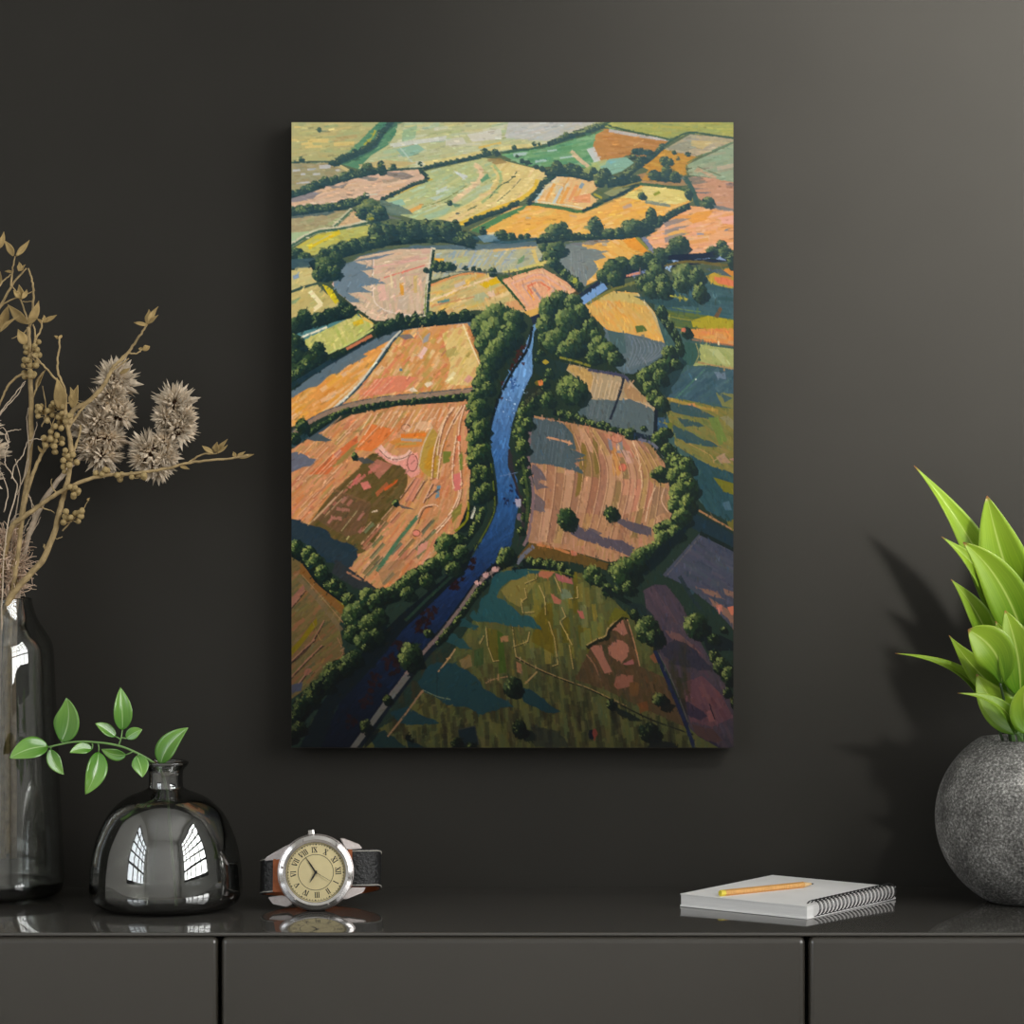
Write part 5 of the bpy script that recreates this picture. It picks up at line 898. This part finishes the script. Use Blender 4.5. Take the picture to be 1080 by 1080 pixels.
# ---------------------------------------------------------------- wristwatch
WC = P(333, 920, -.150); ws = (D_WALL-.150)/F_PX            # centre of the dial, metres per pixel there
wt = thing('wristwatch', 'steel wristwatch with a cream roman numeral dial and black leather strap, standing on its side', 'watch', (WC.x, -.13, TOP_Z))
tiltm = Matrix.Rotation(math.radians(-7), 3, 'X') @ Matrix.Rotation(math.radians(4), 3, 'Z')
def W(u, v, w): return WC+tiltm @ Vector((u*ws, -w*ws, v*ws))   # u right, v up, w towards the viewer, in pixels
ZR = math.radians(4)                                            # twelve points right and slightly up
def ring_lathe(name, prof, m, seg=96, parent=wt, angle=35):
    bm = bmesh.new(); lathe(bm, prof, seg)
    for v in bm.verts: x, y, z = v.co; v.co = W(x, y, z)
    return obj(name, bm, m, parent, angle=angle)
ring_lathe('case', [(0, -12), (34, -12), (39, -9), (40.5, -4), (40, 1), (37, 2.5), (0, 2.5)], M['steel_brushed'])
bz = ring_lathe('bezel', [(31, 2.5), (37.5, 1.8), (39.2, 3), (38.6, 6), (34.5, 8.2), (31.6, 7.6), (30.9, 5), (30.9, 2.5)], M['steel'])
for k in range(6):
    a = math.radians(52+60*k); bm = bmesh.new(); c = (35.6*math.cos(a), 35.6*math.sin(a))
    lathe(bm, [(0, 8.7), (1.1, 8.6), (1.3, 7.2), (1.3, 5), (0, 5)], 16)
    for v in bm.verts: x, y, z = v.co; v.co = W(x+c[0], y+c[1], z)
    obj('screw', bm, M['steel_brushed'], bz)
# dial with its print
bm = bmesh.new(); lathe(bm, [(0, 4.2), (31, 4.2), (31, 2.4), (0, 2.4)], 96)
def flat(pts, z=4.35):
    vs = [bm.verts.new((x, y, z)) for x, y in pts]; f = bm.faces.new(vs); f.material_index = 1
def arcs(r0, r1, a0, a1, n=1):
    for k in range(n):
        a, b = a0+(a1-a0)*k/n, a0+(a1-a0)*(k+1)/n
        flat([(r0*math.cos(a), r0*math.sin(a)), (r1*math.cos(a), r1*math.sin(a)), (r1*math.cos(b), r1*math.sin(b)), (r0*math.cos(b), r0*math.sin(b))])
arcs(18.3, 18.9, 0, 2*math.pi, 72); arcs(29.7, 30.1, 0, 2*math.pi, 72)
for k in range(60):
    a = 2*math.pi*k/60; w = .02 if k % 5 == 0 else .008; arcs(28.4, 29.8, a-w, a+w)
def bar(px_, py_, qx, qy, w):
    d = Vector((qx-px_, qy-py_)).normalized()*w/2; n = (-d.y, d.x); flat([(px_+n[0], py_+n[1]), (qx+n[0], qy+n[1]), (qx-n[0], qy-n[1]), (px_-n[0], py_-n[1])])
for h, s in enumerate(('XII', 'I', 'II', 'III', 'IV', 'V', 'VI', 'VII', 'VIII', 'IX', 'X', 'XI')):
    ang = ZR-math.radians(30*h); ad = {'I': 1.9, 'V': 4.2, 'X': 4.2}; wd = sum(ad[c] for c in s); x = -wd/2; hh = 5.6
    ca, sa = math.cos(ang), math.sin(ang); r0 = 20.8
    def T(lx, ly): return (ca*(r0+ly)+sa*lx, sa*(r0+ly)-ca*lx)       # tops of the figures point outwards
    for c in s:
        cx_ = x+ad[c]/2
        S = {'I': [((0, 0), (0, hh), 1.0)], 'V': [((-1.7, hh), (0, 0), 1.15), ((1.7, hh), (0, 0), .5)], 'X': [((-1.7, hh), (1.7, 0), 1.15), ((1.7, hh), (-1.7, 0), .5)]}[c]
        for a, b, w in S: p, q = T(cx_+a[0], a[1]), T(cx_+b[0], b[1]); bar(*p, *q, w)
        hw = ad[c]/2-.15
        for yy in (0, hh):
            if c == 'V' and yy == 0: continue
            p, q = T(cx_-hw, yy), T(cx_+hw, yy); bar(*p, *q, .4)
        x += ad[c]
for v in bm.verts: x, y, z = v.co; v.co = W(x, y, z)
me = obj('dial', bm, [M['dial'], M['ink']], wt, smooth=False)
def hand(name, ang, L, back, w0, w1, z):
    bm = bmesh.new(); c, s = math.cos(ang), math.sin(ang)
    for z0 in (0,):
        P2 = [(-back, w0*.6), (0, w0), (L*.55, w1), (L, .12), (L, -.12), (L*.55, -w1), (0, -w0), (-back, -w0*.6)]
        lo = [bm.verts.new(W(c*a-s*b, s*a+c*b, z)) for a, b in P2]; hi = [bm.verts.new(W(c*a-s*b, s*a+c*b, z+.5)) for a, b in P2]
        bm.faces.new(lo[::-1]); bm.faces.new(hi)
        for k in range(8): bm.faces.new((lo[k], lo[(k+1) % 8], hi[(k+1) % 8], hi[k]))
    lathe_ = [(0, z+.7), (1.5, z+.7), (1.5, z-.1), (0, z-.1)]
    b2 = bmesh.new(); lathe(b2, lathe_, 20)
    for v in b2.verts: x, y, q = v.co; v.co = W(x, y, q)
    tmp = bpy.data.meshes.new('t'); b2.to_mesh(tmp); b2.free(); bm.from_mesh(tmp); bpy.data.meshes.remove(tmp)
    return obj(name, bm, M['ink'], wt, smooth=False)
hand('minute_hand', math.atan2(88, -60), 19.5, 2, .9, .75, 5.0); hand('hour_hand', math.atan2(-62, -35), 12.5, 2, .9, .9, 5.7); hand('second_hand', math.atan2(-52, 90), 19, 0, .22, .2, 6.4)
bm = bmesh.new(); tube(bm, [W(-4.4, 37, -3), W(-4.6, 40.5, -3)], 3.4*ws, seg=14, n=1); tube(bm, [W(-4.7, 39.8, -3), W(-5.2, 44.2, -3)], 4.6*ws, seg=18, n=1); obj('crown', bm, M['steel'], wt, smooth=False)
for pts in ([(-27, 30), (-33, 27), (-52, 16), (-54, 12), (-36, 14), (-31, 20)], [(-24, -33), (-30, -36), (-45, -33), (-50, -26), (-36, -24), (-28, -26)], [(25, 36), (29, 36), (45, 30), (49, 25), (36, 24), (31, 25)], [(28, -28), (33, -28), (50, -21), (53, -16), (38, -16), (33, -19)]):
    bm = bmesh.new(); lo = [bm.verts.new(W(a, b, -11-abs(a)*.02)) for a, b in pts]; hi = [bm.verts.new(W(a, b, 0-max(0, abs(a)-30)*.25)) for a, b in pts]
    bm.faces.new(lo[::-1]); bm.faces.new(hi); n = len(pts)
    for k in range(n): bm.faces.new((lo[k], lo[(k+1) % n], hi[(k+1) % n], hi[k]))
    bmesh.ops.bevel(bm, geom=bm.edges[:], offset=.0006, segments=2, affect='EDGES')
    obj('lug', bm, M['steel_brushed'], wt, angle=30)
def strap(path, hw, name):
    """strap of leather with a tan lining: path of (u, w, v centre) seen from above"""
    q = smooth3([(a, b, c) for a, b, c in path], 8); bm = bmesh.new(); rows_ = []; th = 3.0
    for i, p in enumerate(q):
        t = (q[min(i+1, len(q)-1)]-q[max(i-1, 0)]); n = Vector((-t.y, t.x, 0)).normalized(); n = n if name else n
        c = Vector((0, -45, 0))-p; c.z = 0
        if n.dot(c) > 0: n = -n                       # n points away from the wrist
        o1, o0, i0 = p+n*th/2, p, p-n*th/2
        rows_.append([[bm.verts.new(W(x.x, x.z+s*hw, x.y)) for s in (1, -1)] for x in (o1, o0, i0)])
    for A, B in zip(rows_, rows_[1:]):
        def f(a, b, c, d, m): bm.faces.new((a, b, c, d)).material_index = m
        f(A[0][0], A[0][1], B[0][1], B[0][0], 0); f(A[2][0], B[2][0], B[2][1], A[2][1], 1)
        for s in (0, 1):
            f(A[0][s], B[0][s], B[1][s], A[1][s], 0); f(A[1][s], B[1][s], B[2][s], A[2][s], 1)
    for r in (rows_[0], rows_[-1]):
        for a, b, m in ((0, 1, 0), (1, 2, 1)): bm.faces.new((r[a][0], r[a][1], r[b][1], r[b][0])).material_index = m
    o = obj('strap', bm, [M['leather'], M['lining']], wt, angle=40)
    for s in (1, -1):
        bm = bmesh.new()
        for k in range(2, len(q)-2):
            p = q[k]; t = (q[k+1]-q[k-1]); n = Vector((-t.y, t.x, 0)).normalized(); c = Vector((0, -45, 0))-p; c.z = 0
            if n.dot(c) > 0: n = -n
            a = p+n*(th/2+.15)
            d = t.normalized()*1.3
            tube(bm, [W(a.x-d.x, a.z+s*(hw-1.6), a.y-d.y), W(a.x+d.x, a.z+s*(hw-1.6), a.y+d.y)], .45*ws, seg=5, n=1)
        obj('stitching', bm, M['stitch'], o)
strap([(34, -7, 4.5), (46, -6, 4.5), (57, -8, 4.6), (64.5, -14, 4.6), (68, -26, 3), (66, -42, 0), (54, -60, -3), (34, -71, -6), (8, -74, -8)], 19.5, 'r')
strap([(-43, -7, -2.8), (-48, -8.4, -3.2), (-53, -12, -3.5), (-56, -22, -4.5), (-57, -36, -5), (-50, -54, -6), (-34, -68, -7.5), (-8, -74.5, -8)], 18.5, 'l')
for u0, u1, v0, v1 in ((-45, -35, -20.5, 15.5), (34, 38.3, -15, 24)):
    bm = bmesh.new(); box(bm, (0, 0, 0), (1, 1, 1))
    for v in bm.verts: x, y, z = v.co; v.co = W(u0+(u1-u0)*x, v0+(v1-v0)*y, -5.4+1.6*z)
    obj('strap_end', bm, M['lining'], wt, smooth=False)['label'] = 'tan leather end of the strap beside the case'
bm = bmesh.new(); box(bm, (0, 0, 0), (1, 1, 1))
for v in bm.verts: x, y, z = v.co; v.co = W(-10+20*x, -29+42*z, -79+10*y)
bmesh.ops.bevel(bm, geom=bm.edges[:], offset=.0008, segments=2, affect='EDGES'); obj('buckle', bm, M['steel'], wt, angle=30)
ring_lathe('crystal', [(0, 8.0), (28, 7.9), (30.9, 7.5), (30.9, 7.0), (28, 7.3), (0, 7.4)], M['crystal'])
# ---------------------------------------------------------------- dried branches in the tall vase
YB = -.066
GRP = 'dried stems in the tall glass vase'
BERRY = None
def berry(parent, co, r):
    global BERRY
    if BERRY is None:
        bm = bmesh.new(); bmesh.ops.create_icosphere(bm, subdivisions=2, radius=1)
        for v in bm.verts: v.co *= R_.uniform(.96, 1.04); v.co.z *= .93
        o = obj('berry', bm, M['berry']); BERRY = o.data; bpy.data.objects.remove(o)
    o = bpy.data.objects.new('berry', BERRY); link(o, parent); o.location = Vector(co)-parent.location; o.scale = (r, r, r); o.rotation_euler = (R_.uniform(0, 6), R_.uniform(0, 6), 0)
def cluster(parent, bm, cx, cy, n, rx, ry, dep, r=3.3):
    s = D_WALL/F_PX; pts = []
    for k in range(n*6):
        if len(pts) >= n: break
        x, y, z = cx+R_.uniform(-rx, rx), cy+R_.uniform(-ry, ry), dep+R_.uniform(-.010, .008)
        if all((x-a)**2+(y-b)**2+((z-c)/s)**2 > (1.7*r)**2 for a, b, c in pts): pts.append((x, y, z))
    for x, y, z in pts:
        c = P(x, y, min(z, -.006)); berry(parent, c, r*s*R_.uniform(.85, 1.1))
        tube(bm, [P(cx+(x-cx)*.1, cy+(y-cy)*.4+2, dep), P(cx+(x-cx)*.6, cy+(y-cy)*.7+2, (dep+z)/2), c], .0005, .0004, 5, 2)
def branch(label, cat, paths, clusters=(), leaves=(), m='twig', name='dried_berry_branch', dep=0., root=None):
    root = root or P(paths[0][0][0], 900, YB)
    t = thing(name, label, cat, (root.x, root.y, TOP_Z+.013), GRP)
    bm = bmesh.new()
    for pth in paths:
        pts = [P(q[0], q[1], q[2] if len(q) > 2 and q[2] < 0 else YB+dep) for q in pth['p']] if isinstance(pth, dict) else None
        tube(bm, pts, pth['r'][0]*D_WALL/F_PX, pth['r'][1]*D_WALL/F_PX, 8, 5, wob=pth.get('w', .0004))
    for c in clusters: cluster(t, bm, *c)
    obj('stem', bm, M[m], t)
    for (bx, by, tx, ty, w, n) in leaves:
        y = min(-.01, YB+dep+R_.uniform(-.01, .01))
        add_leaf(t, M['dry_leaf'], P(bx, by, y), P(tx, ty, y+R_.uniform(-.006, .006)), w*D_WALL/F_PX, (R_.uniform(-.0012, .0012), 0, 0), n, R_.uniform(.35, .7), prof='lance', rows=10, cols=4, wave=.15, th=.0006)
    return t
fr = (0, -1, .2)
def pth(p, r0, r1, w=.0004): return {'p': p, 'r': (r0, r1), 'w': w, 0: p[0]}
IN = [(-2, 905, YB+.01)]
branch('upright dried branch with round berries below its leafy top, near the left edge', 'dried branch', [
  pth([(3, 905, YB-.01), (3, 800, YB-.014), (6, 700, YB-.012), (10, 640, YB-.010), (17, 580), (26, 525), (32, 475), (33, 435), (32, 405), (31, 375), (30, 345)], 3.6, 2.2),
  pth([(32, 400), (31, 372), (29, 345)], 1.6, 1.2), pth([(31, 345), (34.5, 328), (35, 305), (33, 292), (30, 283)], 1.5, .8), pth([(33, 375), (38, 358), (43, 348), (44.5, 338)], 1.4, .8),
  pth([(34, 372), (37, 352), (35, 342)], 1.1, .7), pth([(30, 340), (22, 318), (12, 300)], 1.0, .6), pth([(-8, 335), (4, 320), (20, 313), (37, 306)], 1.2, .5), pth([(-10, 340), (5, 315), (14, 298), (28, 283)], 1.6, .8), pth([(12, 303), (13, 286), (16, 270)], 1.2, .7),
  pth([(-6, 312), (3, 297), (12, 289)], 1.0, .6), pth([(30, 397), (22, 395), (10, 405), (2, 420), (-4, 440)], 1.6, .9), pth([(33, 425), (38, 410), (40, 400), (46, 392)], 1.2, .8), pth([(30, 345), (24, 352), (12, 357)], .9, .4), pth([(24, 318), (30, 318), (36, 317)], .7, .4)],
  [(34, 372, 13, 8, 14, YB), (31, 388, 9, 8, 10, YB), (36, 395, 3, 4, 4, YB-.004)],
  [(14, 270, 4, 253, 7, fr), (17, 270, 31, 253, 6, fr), (-1, 262, 4, 244, 6, fr), (30, 342, 41, 317, 9, (.4, -1, 0)), (29, 341, 8, 321, 10, (-.5, -1, .1)), (28, 341, 40, 335, 6, fr), (22, 316, 20, 300, 8, fr), (22, 314, 14, 306, 6, fr), (23, 315, 28, 305, 5, fr), (45, 340, 60, 332, 5, fr), (45, 340, 46, 332, 4, fr), (45, 341, 39, 336, 3, fr), (27, 363, 19, 347, 10, (.3, -1, 0)), (20, 286, 20, 276, 5, fr), (22, 286, 27, 279, 4, fr), (13, 287, 5, 286, 3, fr), (2, 345, 9, 322, 10, (.5, -1, 0)), (-2, 348, 3, 330, 9, fr), (0, 350, 20, 333, 5, (0, -1, .8)), (-1, 300, 0, 286, 5, fr), (38, 410, 48, 390, 5, fr)], dep=0)
branch('short dried branch ending in a dense knot of berries, right of the upright one', 'dried branch', [
  pth([(8, 900, YB-.02), (8, 780, YB-.022), (9, 690, YB-.02), (12, 640, YB-.018), (18, 590), (24, 545), (29, 518), (37, 495), (44, 478), (52, 462), (58, 448)], 3.2, 1.4), pth([(50, 466), (54, 452), (58, 440)], .9, .5), pth([(45, 478), (52, 470), (60, 462)], .9, .5), pth([(48, 440), (48, 425), (45, 407)], .9, .4), pth([(44, 450), (50, 440), (55, 450)], .8, .5)],
  [(56, 466, 15, 12, 12, YB-.02), (46, 436, 10, 8, 8, YB-.02), (60, 432, 8, 8, 8, YB-.018), (64, 448, 6, 6, 10, YB-.018)], [(46, 478, 40, 470, 3, fr), (33, 508, 35, 503, 3, fr)], dep=-.02)
branch('dried branch sweeping low to the right, its tip nearest the painting', 'dried branch', [
  pth([(-14, 905, YB-.004), (-12, 790, YB), (-8, 690, YB+.006), (-2, 640, YB+.008), (10, 562, YB-.02), (26, 545, YB-.03), (42, 533, YB-.03), (60, 521, YB-.03), (88, 507, YB-.028), (115, 501, YB-.024), (145, 499, YB-.02), (172, 495, YB-.02), (200, 488, YB-.02), (225, 485, YB-.02), (248, 483, YB-.02), (262, 480, YB-.02)], 3.4, .9),
  pth([(198, 488.5, YB-.02), (208, 482, YB-.02), (216, 478.5, YB-.02), (228, 478, YB-.02), (236, 471, YB-.02)], 1.1, .6), pth([(40, 534, YB-.03), (52, 538, YB-.03), (58, 541, YB-.03)], 1.0, .3), pth([(60, 521, YB-.03), (54, 512, YB-.032), (55, 505, YB-.032)], .8, .3)],
  [(148, 501, 5, 12, 3, YB-.022), (108, 497, 5, 8, 3, YB-.024), (126, 503, 3, 4, 3, YB-.024)],
  [(225, 478, 213, 470, 5, fr), (227, 477, 229, 466, 7, fr), (228, 477, 240, 463, 5, fr), (229, 478, 240, 469, 3, fr), (248, 483, 246, 476, 4, fr), (250, 483, 259, 476, 4, fr), (252, 483, 268, 479, 4, fr), (190, 492, 200, 495, 3, fr)], dep=-.02)
branch('dried branch bending up to a long brown pod in front of the thistles', 'dried branch', [
  pth([(-6, 905, YB-.022), (-5, 790, YB-.024), (-3, 690, YB-.022), (4, 645, YB-.024), (20, 618), (44, 592), (57, 562), (64, 534), (70, 512), (74, 488), (74, 468), (72, 450), (69, 435), (68, 420)], 3.8, 2.0),
  pth([(74, 486), (80, 470), (84, 458), (85, 448)], 1.5, 1.0), pth([(72, 500), (76, 480), (75, 465), (69, 446), (68, 432), (70, 420), (66, 405), (61, 392), (61, 377), (63, 366), (62, 356)], 1.8, .9), pth([(61, 402), (50, 390), (40, 379), (34, 374)], 1.1, .8),
  pth([(73, 447), (78, 432), (92, 424), (106, 411), (115, 396), (120, 386), (131, 377), (140, 365), (149, 352), (155, 342)], 2.8, .9), pth([(126, 381), (133, 373), (143, 373), (150, 369)], 1.2, .7), pth([(72, 452), (80, 440), (92, 424)], 1.6, 1.2), pth([(66, 560), (74, 551), (84, 541), (94, 527)], .9, .4), pth([(70, 425), (78, 424), (86, 426)], .8, .4), pth([(55, 567), (60, 568), (66, 566)], .7, .3), pth([(49, 580), (47, 577), (46.5, 574)], 1.3, .8), pth([(110, 404, -.1), (120, 390, -.1), (136, 378, -.1)], 1.2, .6)],
  [(77, 546, 10, 11, 7, YB-.03), (86, 540, 4, 3, 3, YB-.03), (78, 519, 8, 5, 7, YB-.026), (74, 488, 9, 8, 12, YB-.026), (69, 478, 4, 3, 4, YB-.028), (74, 440, 4, 3, 6, YB-.022)],
  [(64, 432, 60, 398, 13, (.3, -1, 0)), (66, 430, 63, 400, 8, fr), (76, 430, 82, 406, 11, (-.4, -1, .1)), (79, 424, 74, 408, 6, fr), (155, 343, 141, 340, 4, fr), (155, 342, 157, 326, 7, fr), (156, 342, 167, 323, 6, fr), (157, 341, 167, 332, 4, fr), (150, 369, 158, 365, 6, fr), (148, 370, 149, 366, 4, fr), (62, 357, 57, 354, 3, fr), (62, 357, 65, 353, 3, fr), (93, 528, 95, 525, 2, fr), (126, 394, 137, 388, 4, fr)], dep=-.024)
# thistles: spiky dry heads
def thistle_head(parent, c, r, axis, n=190):
    bm = bmesh.new(); ax = Vector(axis).normalized()
    bmesh.ops.create_icosphere(bm, subdivisions=2, radius=r*.42, matrix=Matrix.Translation(c))
    for f in bm.faces: f.material_index = 1
    g = math.pi*(3-5**.5)
    for k in range(n):
        z = 1-2*(k+.5)/n; rad = math.sqrt(max(0, 1-z*z)); d = Vector((rad*math.cos(g*k), rad*math.sin(g*k), z))
        d = (d+ax*.6+Vector((R_.uniform(-.35, .35), R_.uniform(-.35, .35), R_.uniform(-.35, .35)))).normalized()
        L = r*R_.uniform(.65, 1.3); w = r*R_.uniform(.09, .165)
        s = d.cross(Vector((R_.uniform(-1, 1), R_.uniform(-1, 1), R_.uniform(-1, 1)))).normalized(); b = d.cross(s)
        p0, p1, p2 = c+d*r*.25, c+d*(r*.25+(L-r*.25)*.55), c+d*L
        ring = [bm.verts.new(p1+s*w), bm.verts.new(p1+b*w*.45), bm.verts.new(p1-s*w), bm.verts.new(p1-b*w*.45)]
        a, e = bm.verts.new(p0), bm.verts.new(p2)
        for q in range(4): bm.faces.new((a, ring[(q+1) % 4], ring[q])); bm.faces.new((e, ring[q], ring[(q+1) % 4]))
    return obj('flower_head', bm, [M['thistle'], M['thistle_core']], parent, smooth=False)
def thistle(label, paths, heads, leaves=(), dep=0.):
    t = branch(label, 'dried flower', paths, (), leaves, 'twig_pale', 'dried_thistle', dep)
    for x, y, r, d, ax in heads: thistle_head(t, P(x, y, min(d, -.03)), r*D_WALL/F_PX, ax)
    return t
thistle('pair of pale spiky thistle spikes on a thick grey stalk leaning right', [
  pth([(14, 905, YB+.012), (14, 790, YB+.012), (14, 690, YB+.014), (17, 640, YB+.012), (25, 585), (34, 555), (45, 530), (58, 511), (74, 492), (90, 479), (100, 462), (110, 440), (118, 412)], 3.8, 1.8),
  pth([(92, 478), (104, 471), (116, 466), (130, 465), (140, 469), (150, 478)], 1.8, 1.1), pth([(150, 480), (166, 470), (180, 455), (186, 432)], 1.4, 1.0), pth([(35, 555), (34, 540), (32, 525), (26, 518)], .8, .4), pth([(32, 565), (40, 552), (43, 545)], .8, .3), pth([(22, 590, YB), (18, 565, YB), (30, 552, YB)], 1, .4)],
  [(122, 403, 23, YB+.006, (.35, -.2, .9)), (112, 430, 24, YB+.008, (.5, -.2, .6)), (101, 458, 23, YB+.006, (.1, -.3, .7)), (108, 480, 20, YB+.004, (.6, -.2, -.6)), (90, 450, 16, YB+.014, (-.6, -.2, .5)), (126, 437, 17, YB+.004, (1, -.2, .5)), (117, 417, 17, YB, (.7, -.5, .6)), (105, 444, 17, YB, (.2, -.6, .5)), (114, 462, 17, YB+.004, (.8, -.3, .1)), (97, 473, 15, YB+.004, (-.3, -.4, .2)),
   (184, 427, 22, YB-.002, (.1, -.2, 1)), (187, 453, 20, YB-.002, (.6, -.2, .2)), (158, 475, 21, YB, (-.4, -.2, .7)), (165, 489, 19, YB, (.4, -.2, -.8)), (174, 466, 16, YB, (.2, -.4, .6)), (192, 441, 15, YB-.004, (.8, -.3, .5)), (176, 441, 15, YB-.004, (-.5, -.5, .5)), (174, 481, 16, YB, (.5, -.5, -.2)), (151, 484, 14, YB, (-.7, -.3, 0))])
thistle('pale spiky thistle mostly cut off by the left edge', [pth([(-10, 905, YB), (-12, 790, YB), (-14, 690, YB), (-16, 640, YB), (-20, 560), (-24, 500), (-26, 450)], 3, 1.6)],
  [(-16, 480, 24, YB-.01, (.2, -.2, .9)), (-20, 506, 20, YB-.01, (.3, -.2, .2)), (-22, 452, 22, YB-.01, (-.1, -.2, 1))])
# shaggy grass head resting in the neck, and thin crooked twigs
tf = thing('dried_grass_tuft', 'shaggy pinkish tuft of dried grass sitting just above the tall vase', 'dried grass', P(8, 640, YB), GRP)
bm = bmesh.new()
for k in range(520):
    a = R_.uniform(0, 6.28); t = R_.uniform(0, 1); rad = (7+15*math.sin(math.pi*min(1, t*.85+.12)))*math.sqrt(R_.uniform(.15, 1)); x, y, z = 8+rad*math.cos(a), 632-t*72, YB+rad*math.sin(a)*D_WALL/F_PX
    z = min(z, -.015)
    q = [P(x, y, z)]; d = Vector((R_.uniform(-1, 1)+math.cos(a)*.7, R_.uniform(-.8, .8)+math.sin(a)*.5, R_.uniform(-.4, 1.1)))
    for j in range(4):
        d += Vector((R_.uniform(-.7, .7), R_.uniform(-.6, .6), R_.uniform(-.7, .6))); n = q[-1]+d.normalized()*.0030; n.y = min(n.y, -.012); q.append(n)
    tube(bm, q, R_.uniform(.0004, .0009), .0003, 4, 2)
tube(bm, [P(6, 900, YB+.004), P(6, 760, YB+.004), P(7, 650, YB+.004), P(8, 600, YB), P(8, 565, YB)], .002, .0012, 8, 4)
obj('seed_head', bm, M['fibre'], tf)
def twigs(label, paths, dep):
    t = thing('crooked_twig', label, 'twig', P(paths[0][0][0], 640, YB+dep), GRP); bm = bmesh.new()
    for k, p in enumerate(paths): tube(bm, [P(a, b, YB+dep) for a, b in p], .0008 if k == 0 else .0006, .00035, 6, 5, wob=.0005)
    obj('stem', bm, M['twig_pale'], t)
twigs('thin pale crooked twig winding up along the left edge', [[(0, 900), (0, 780), (1, 690), (2, 640), (4, 585), (10, 545), (18, 515), (12, 500), (6, 490), (5, 478), (9, 470), (8, 460), (4, 452), (-2, 452)], [(12, 505), (16, 490), (24, 480), (30, 465), (44, 463)], [(9, 470), (6, 458), (14, 454), (22, 453)], [(4, 540), (8, 520), (2, 500), (-4, 490)]], -.036)
twigs('thin pale forked twig fanning out beside the berry branch', [[(5, 900), (5, 780), (6, 690), (8, 640), (12, 580), (20, 520), (26, 500), (32, 470), (38, 452), (39, 445)], [(-2, 440), (6, 430), (16, 420), (26, 404)], [(-2, 438), (8, 425), (20, 410), (27, 402)], [(18, 522), (22, 508), (16, 484)], [(20, 516), (30, 488), (28, 445), (30, 430)], [(28, 560), (36, 545), (34, 530), (26, 519)]], -.012)
twigs('thin pale twig bristling behind the grass tuft', [[(10, 900), (10, 780), (11, 690), (12, 640), (20, 575), (30, 550), (33, 545)], [(14, 610), (24, 622), (25, 620)], [(8, 560), (16, 544), (22, 543)], [(10, 565), (14, 548), (21, 546)], [(12, 590), (4, 580), (3, 560)]], .02)
# ---------------------------------------------------------------- light: daylight through the windows and the beam from the upper right
def area(name, loc, target, sx, sy, power, col=(1, 1, 1), spread=180):
    l = bpy.data.lights.new(name, 'AREA'); l.shape = 'RECTANGLE'; l.size = sx; l.size_y = sy; l.energy = power; l.color = col; l.spread = math.radians(spread)
    o = bpy.data.objects.new(name, l); COL.objects.link(o); o.location = loc
    o.rotation_euler = (Vector(target)-Vector(loc)).to_track_quat('-Z', 'Y').to_euler(); return o
area('daylight_right', (XW+.13, (H1[0]+H1[1])/2, (H1[2]+H1[3])/2), (0, (H1[0]+H1[1])/2, (H1[2]+H1[3])/2), H1[1]-H1[0], H1[3]-H1[2], 222, (1, .985, .96))
area('daylight_left', (-XW-.13, (H2[0]+H2[1])/2, (H2[2]+H2[3])/2), (0, (H2[0]+H2[1])/2, (H2[2]+H2[3])/2), H2[1]-H2[0], H2[3]-H2[2], 76, (.93, .97, 1))
s = bpy.data.lights.new('window_beam', 'SPOT'); s.energy = 9400; s.spot_size = math.radians(13); s.spot_blend = 1.; s.shadow_soft_size = .55; s.color = (1, .98, .94)
so_ = bpy.data.objects.new('window_beam', s); COL.objects.link(so_); so_.location = (1.75, -2.6, 3.55); so_.rotation_euler = (Vector((.745, 0, 1.74))-so_.location).to_track_quat('-Z', 'Y').to_euler()
w = bpy.data.worlds.new('sky'); SC.world = w; w.use_nodes = True; w.node_tree.nodes['Background'].inputs[0].default_value = (.8, .88, 1, 1); w.node_tree.nodes['Background'].inputs[1].default_value = 1.0
# ---------------------------------------------------------------- camera
cam = bpy.data.cameras.new('camera'); cam.sensor_width = 36; cam.lens = 36*F_PX/1080; cam.clip_start = .05
co = bpy.data.objects.new('camera', cam); COL.objects.link(co); co.location = (0, -D_WALL, CAM_Z); co.rotation_euler = (math.pi/2, 0, 0); SC.camera = co
v = SC.view_settings; SC.display_settings.display_device = 'sRGB'; v.view_transform = 'Standard'; v.look = 'None'; v.exposure = 0; v.gamma = 1; v.use_curve_mapping = False
SC.cycles.use_denoising = True; SC.cycles.max_bounces = 14; SC.cycles.transmission_bounces = 12; SC.cycles.glossy_bounces = 6; SC.cycles.diffuse_bounces = 5
SC.cycles.caustics_reflective = False; SC.cycles.caustics_refractive = True; SC.cycles.sample_clamp_indirect = 6
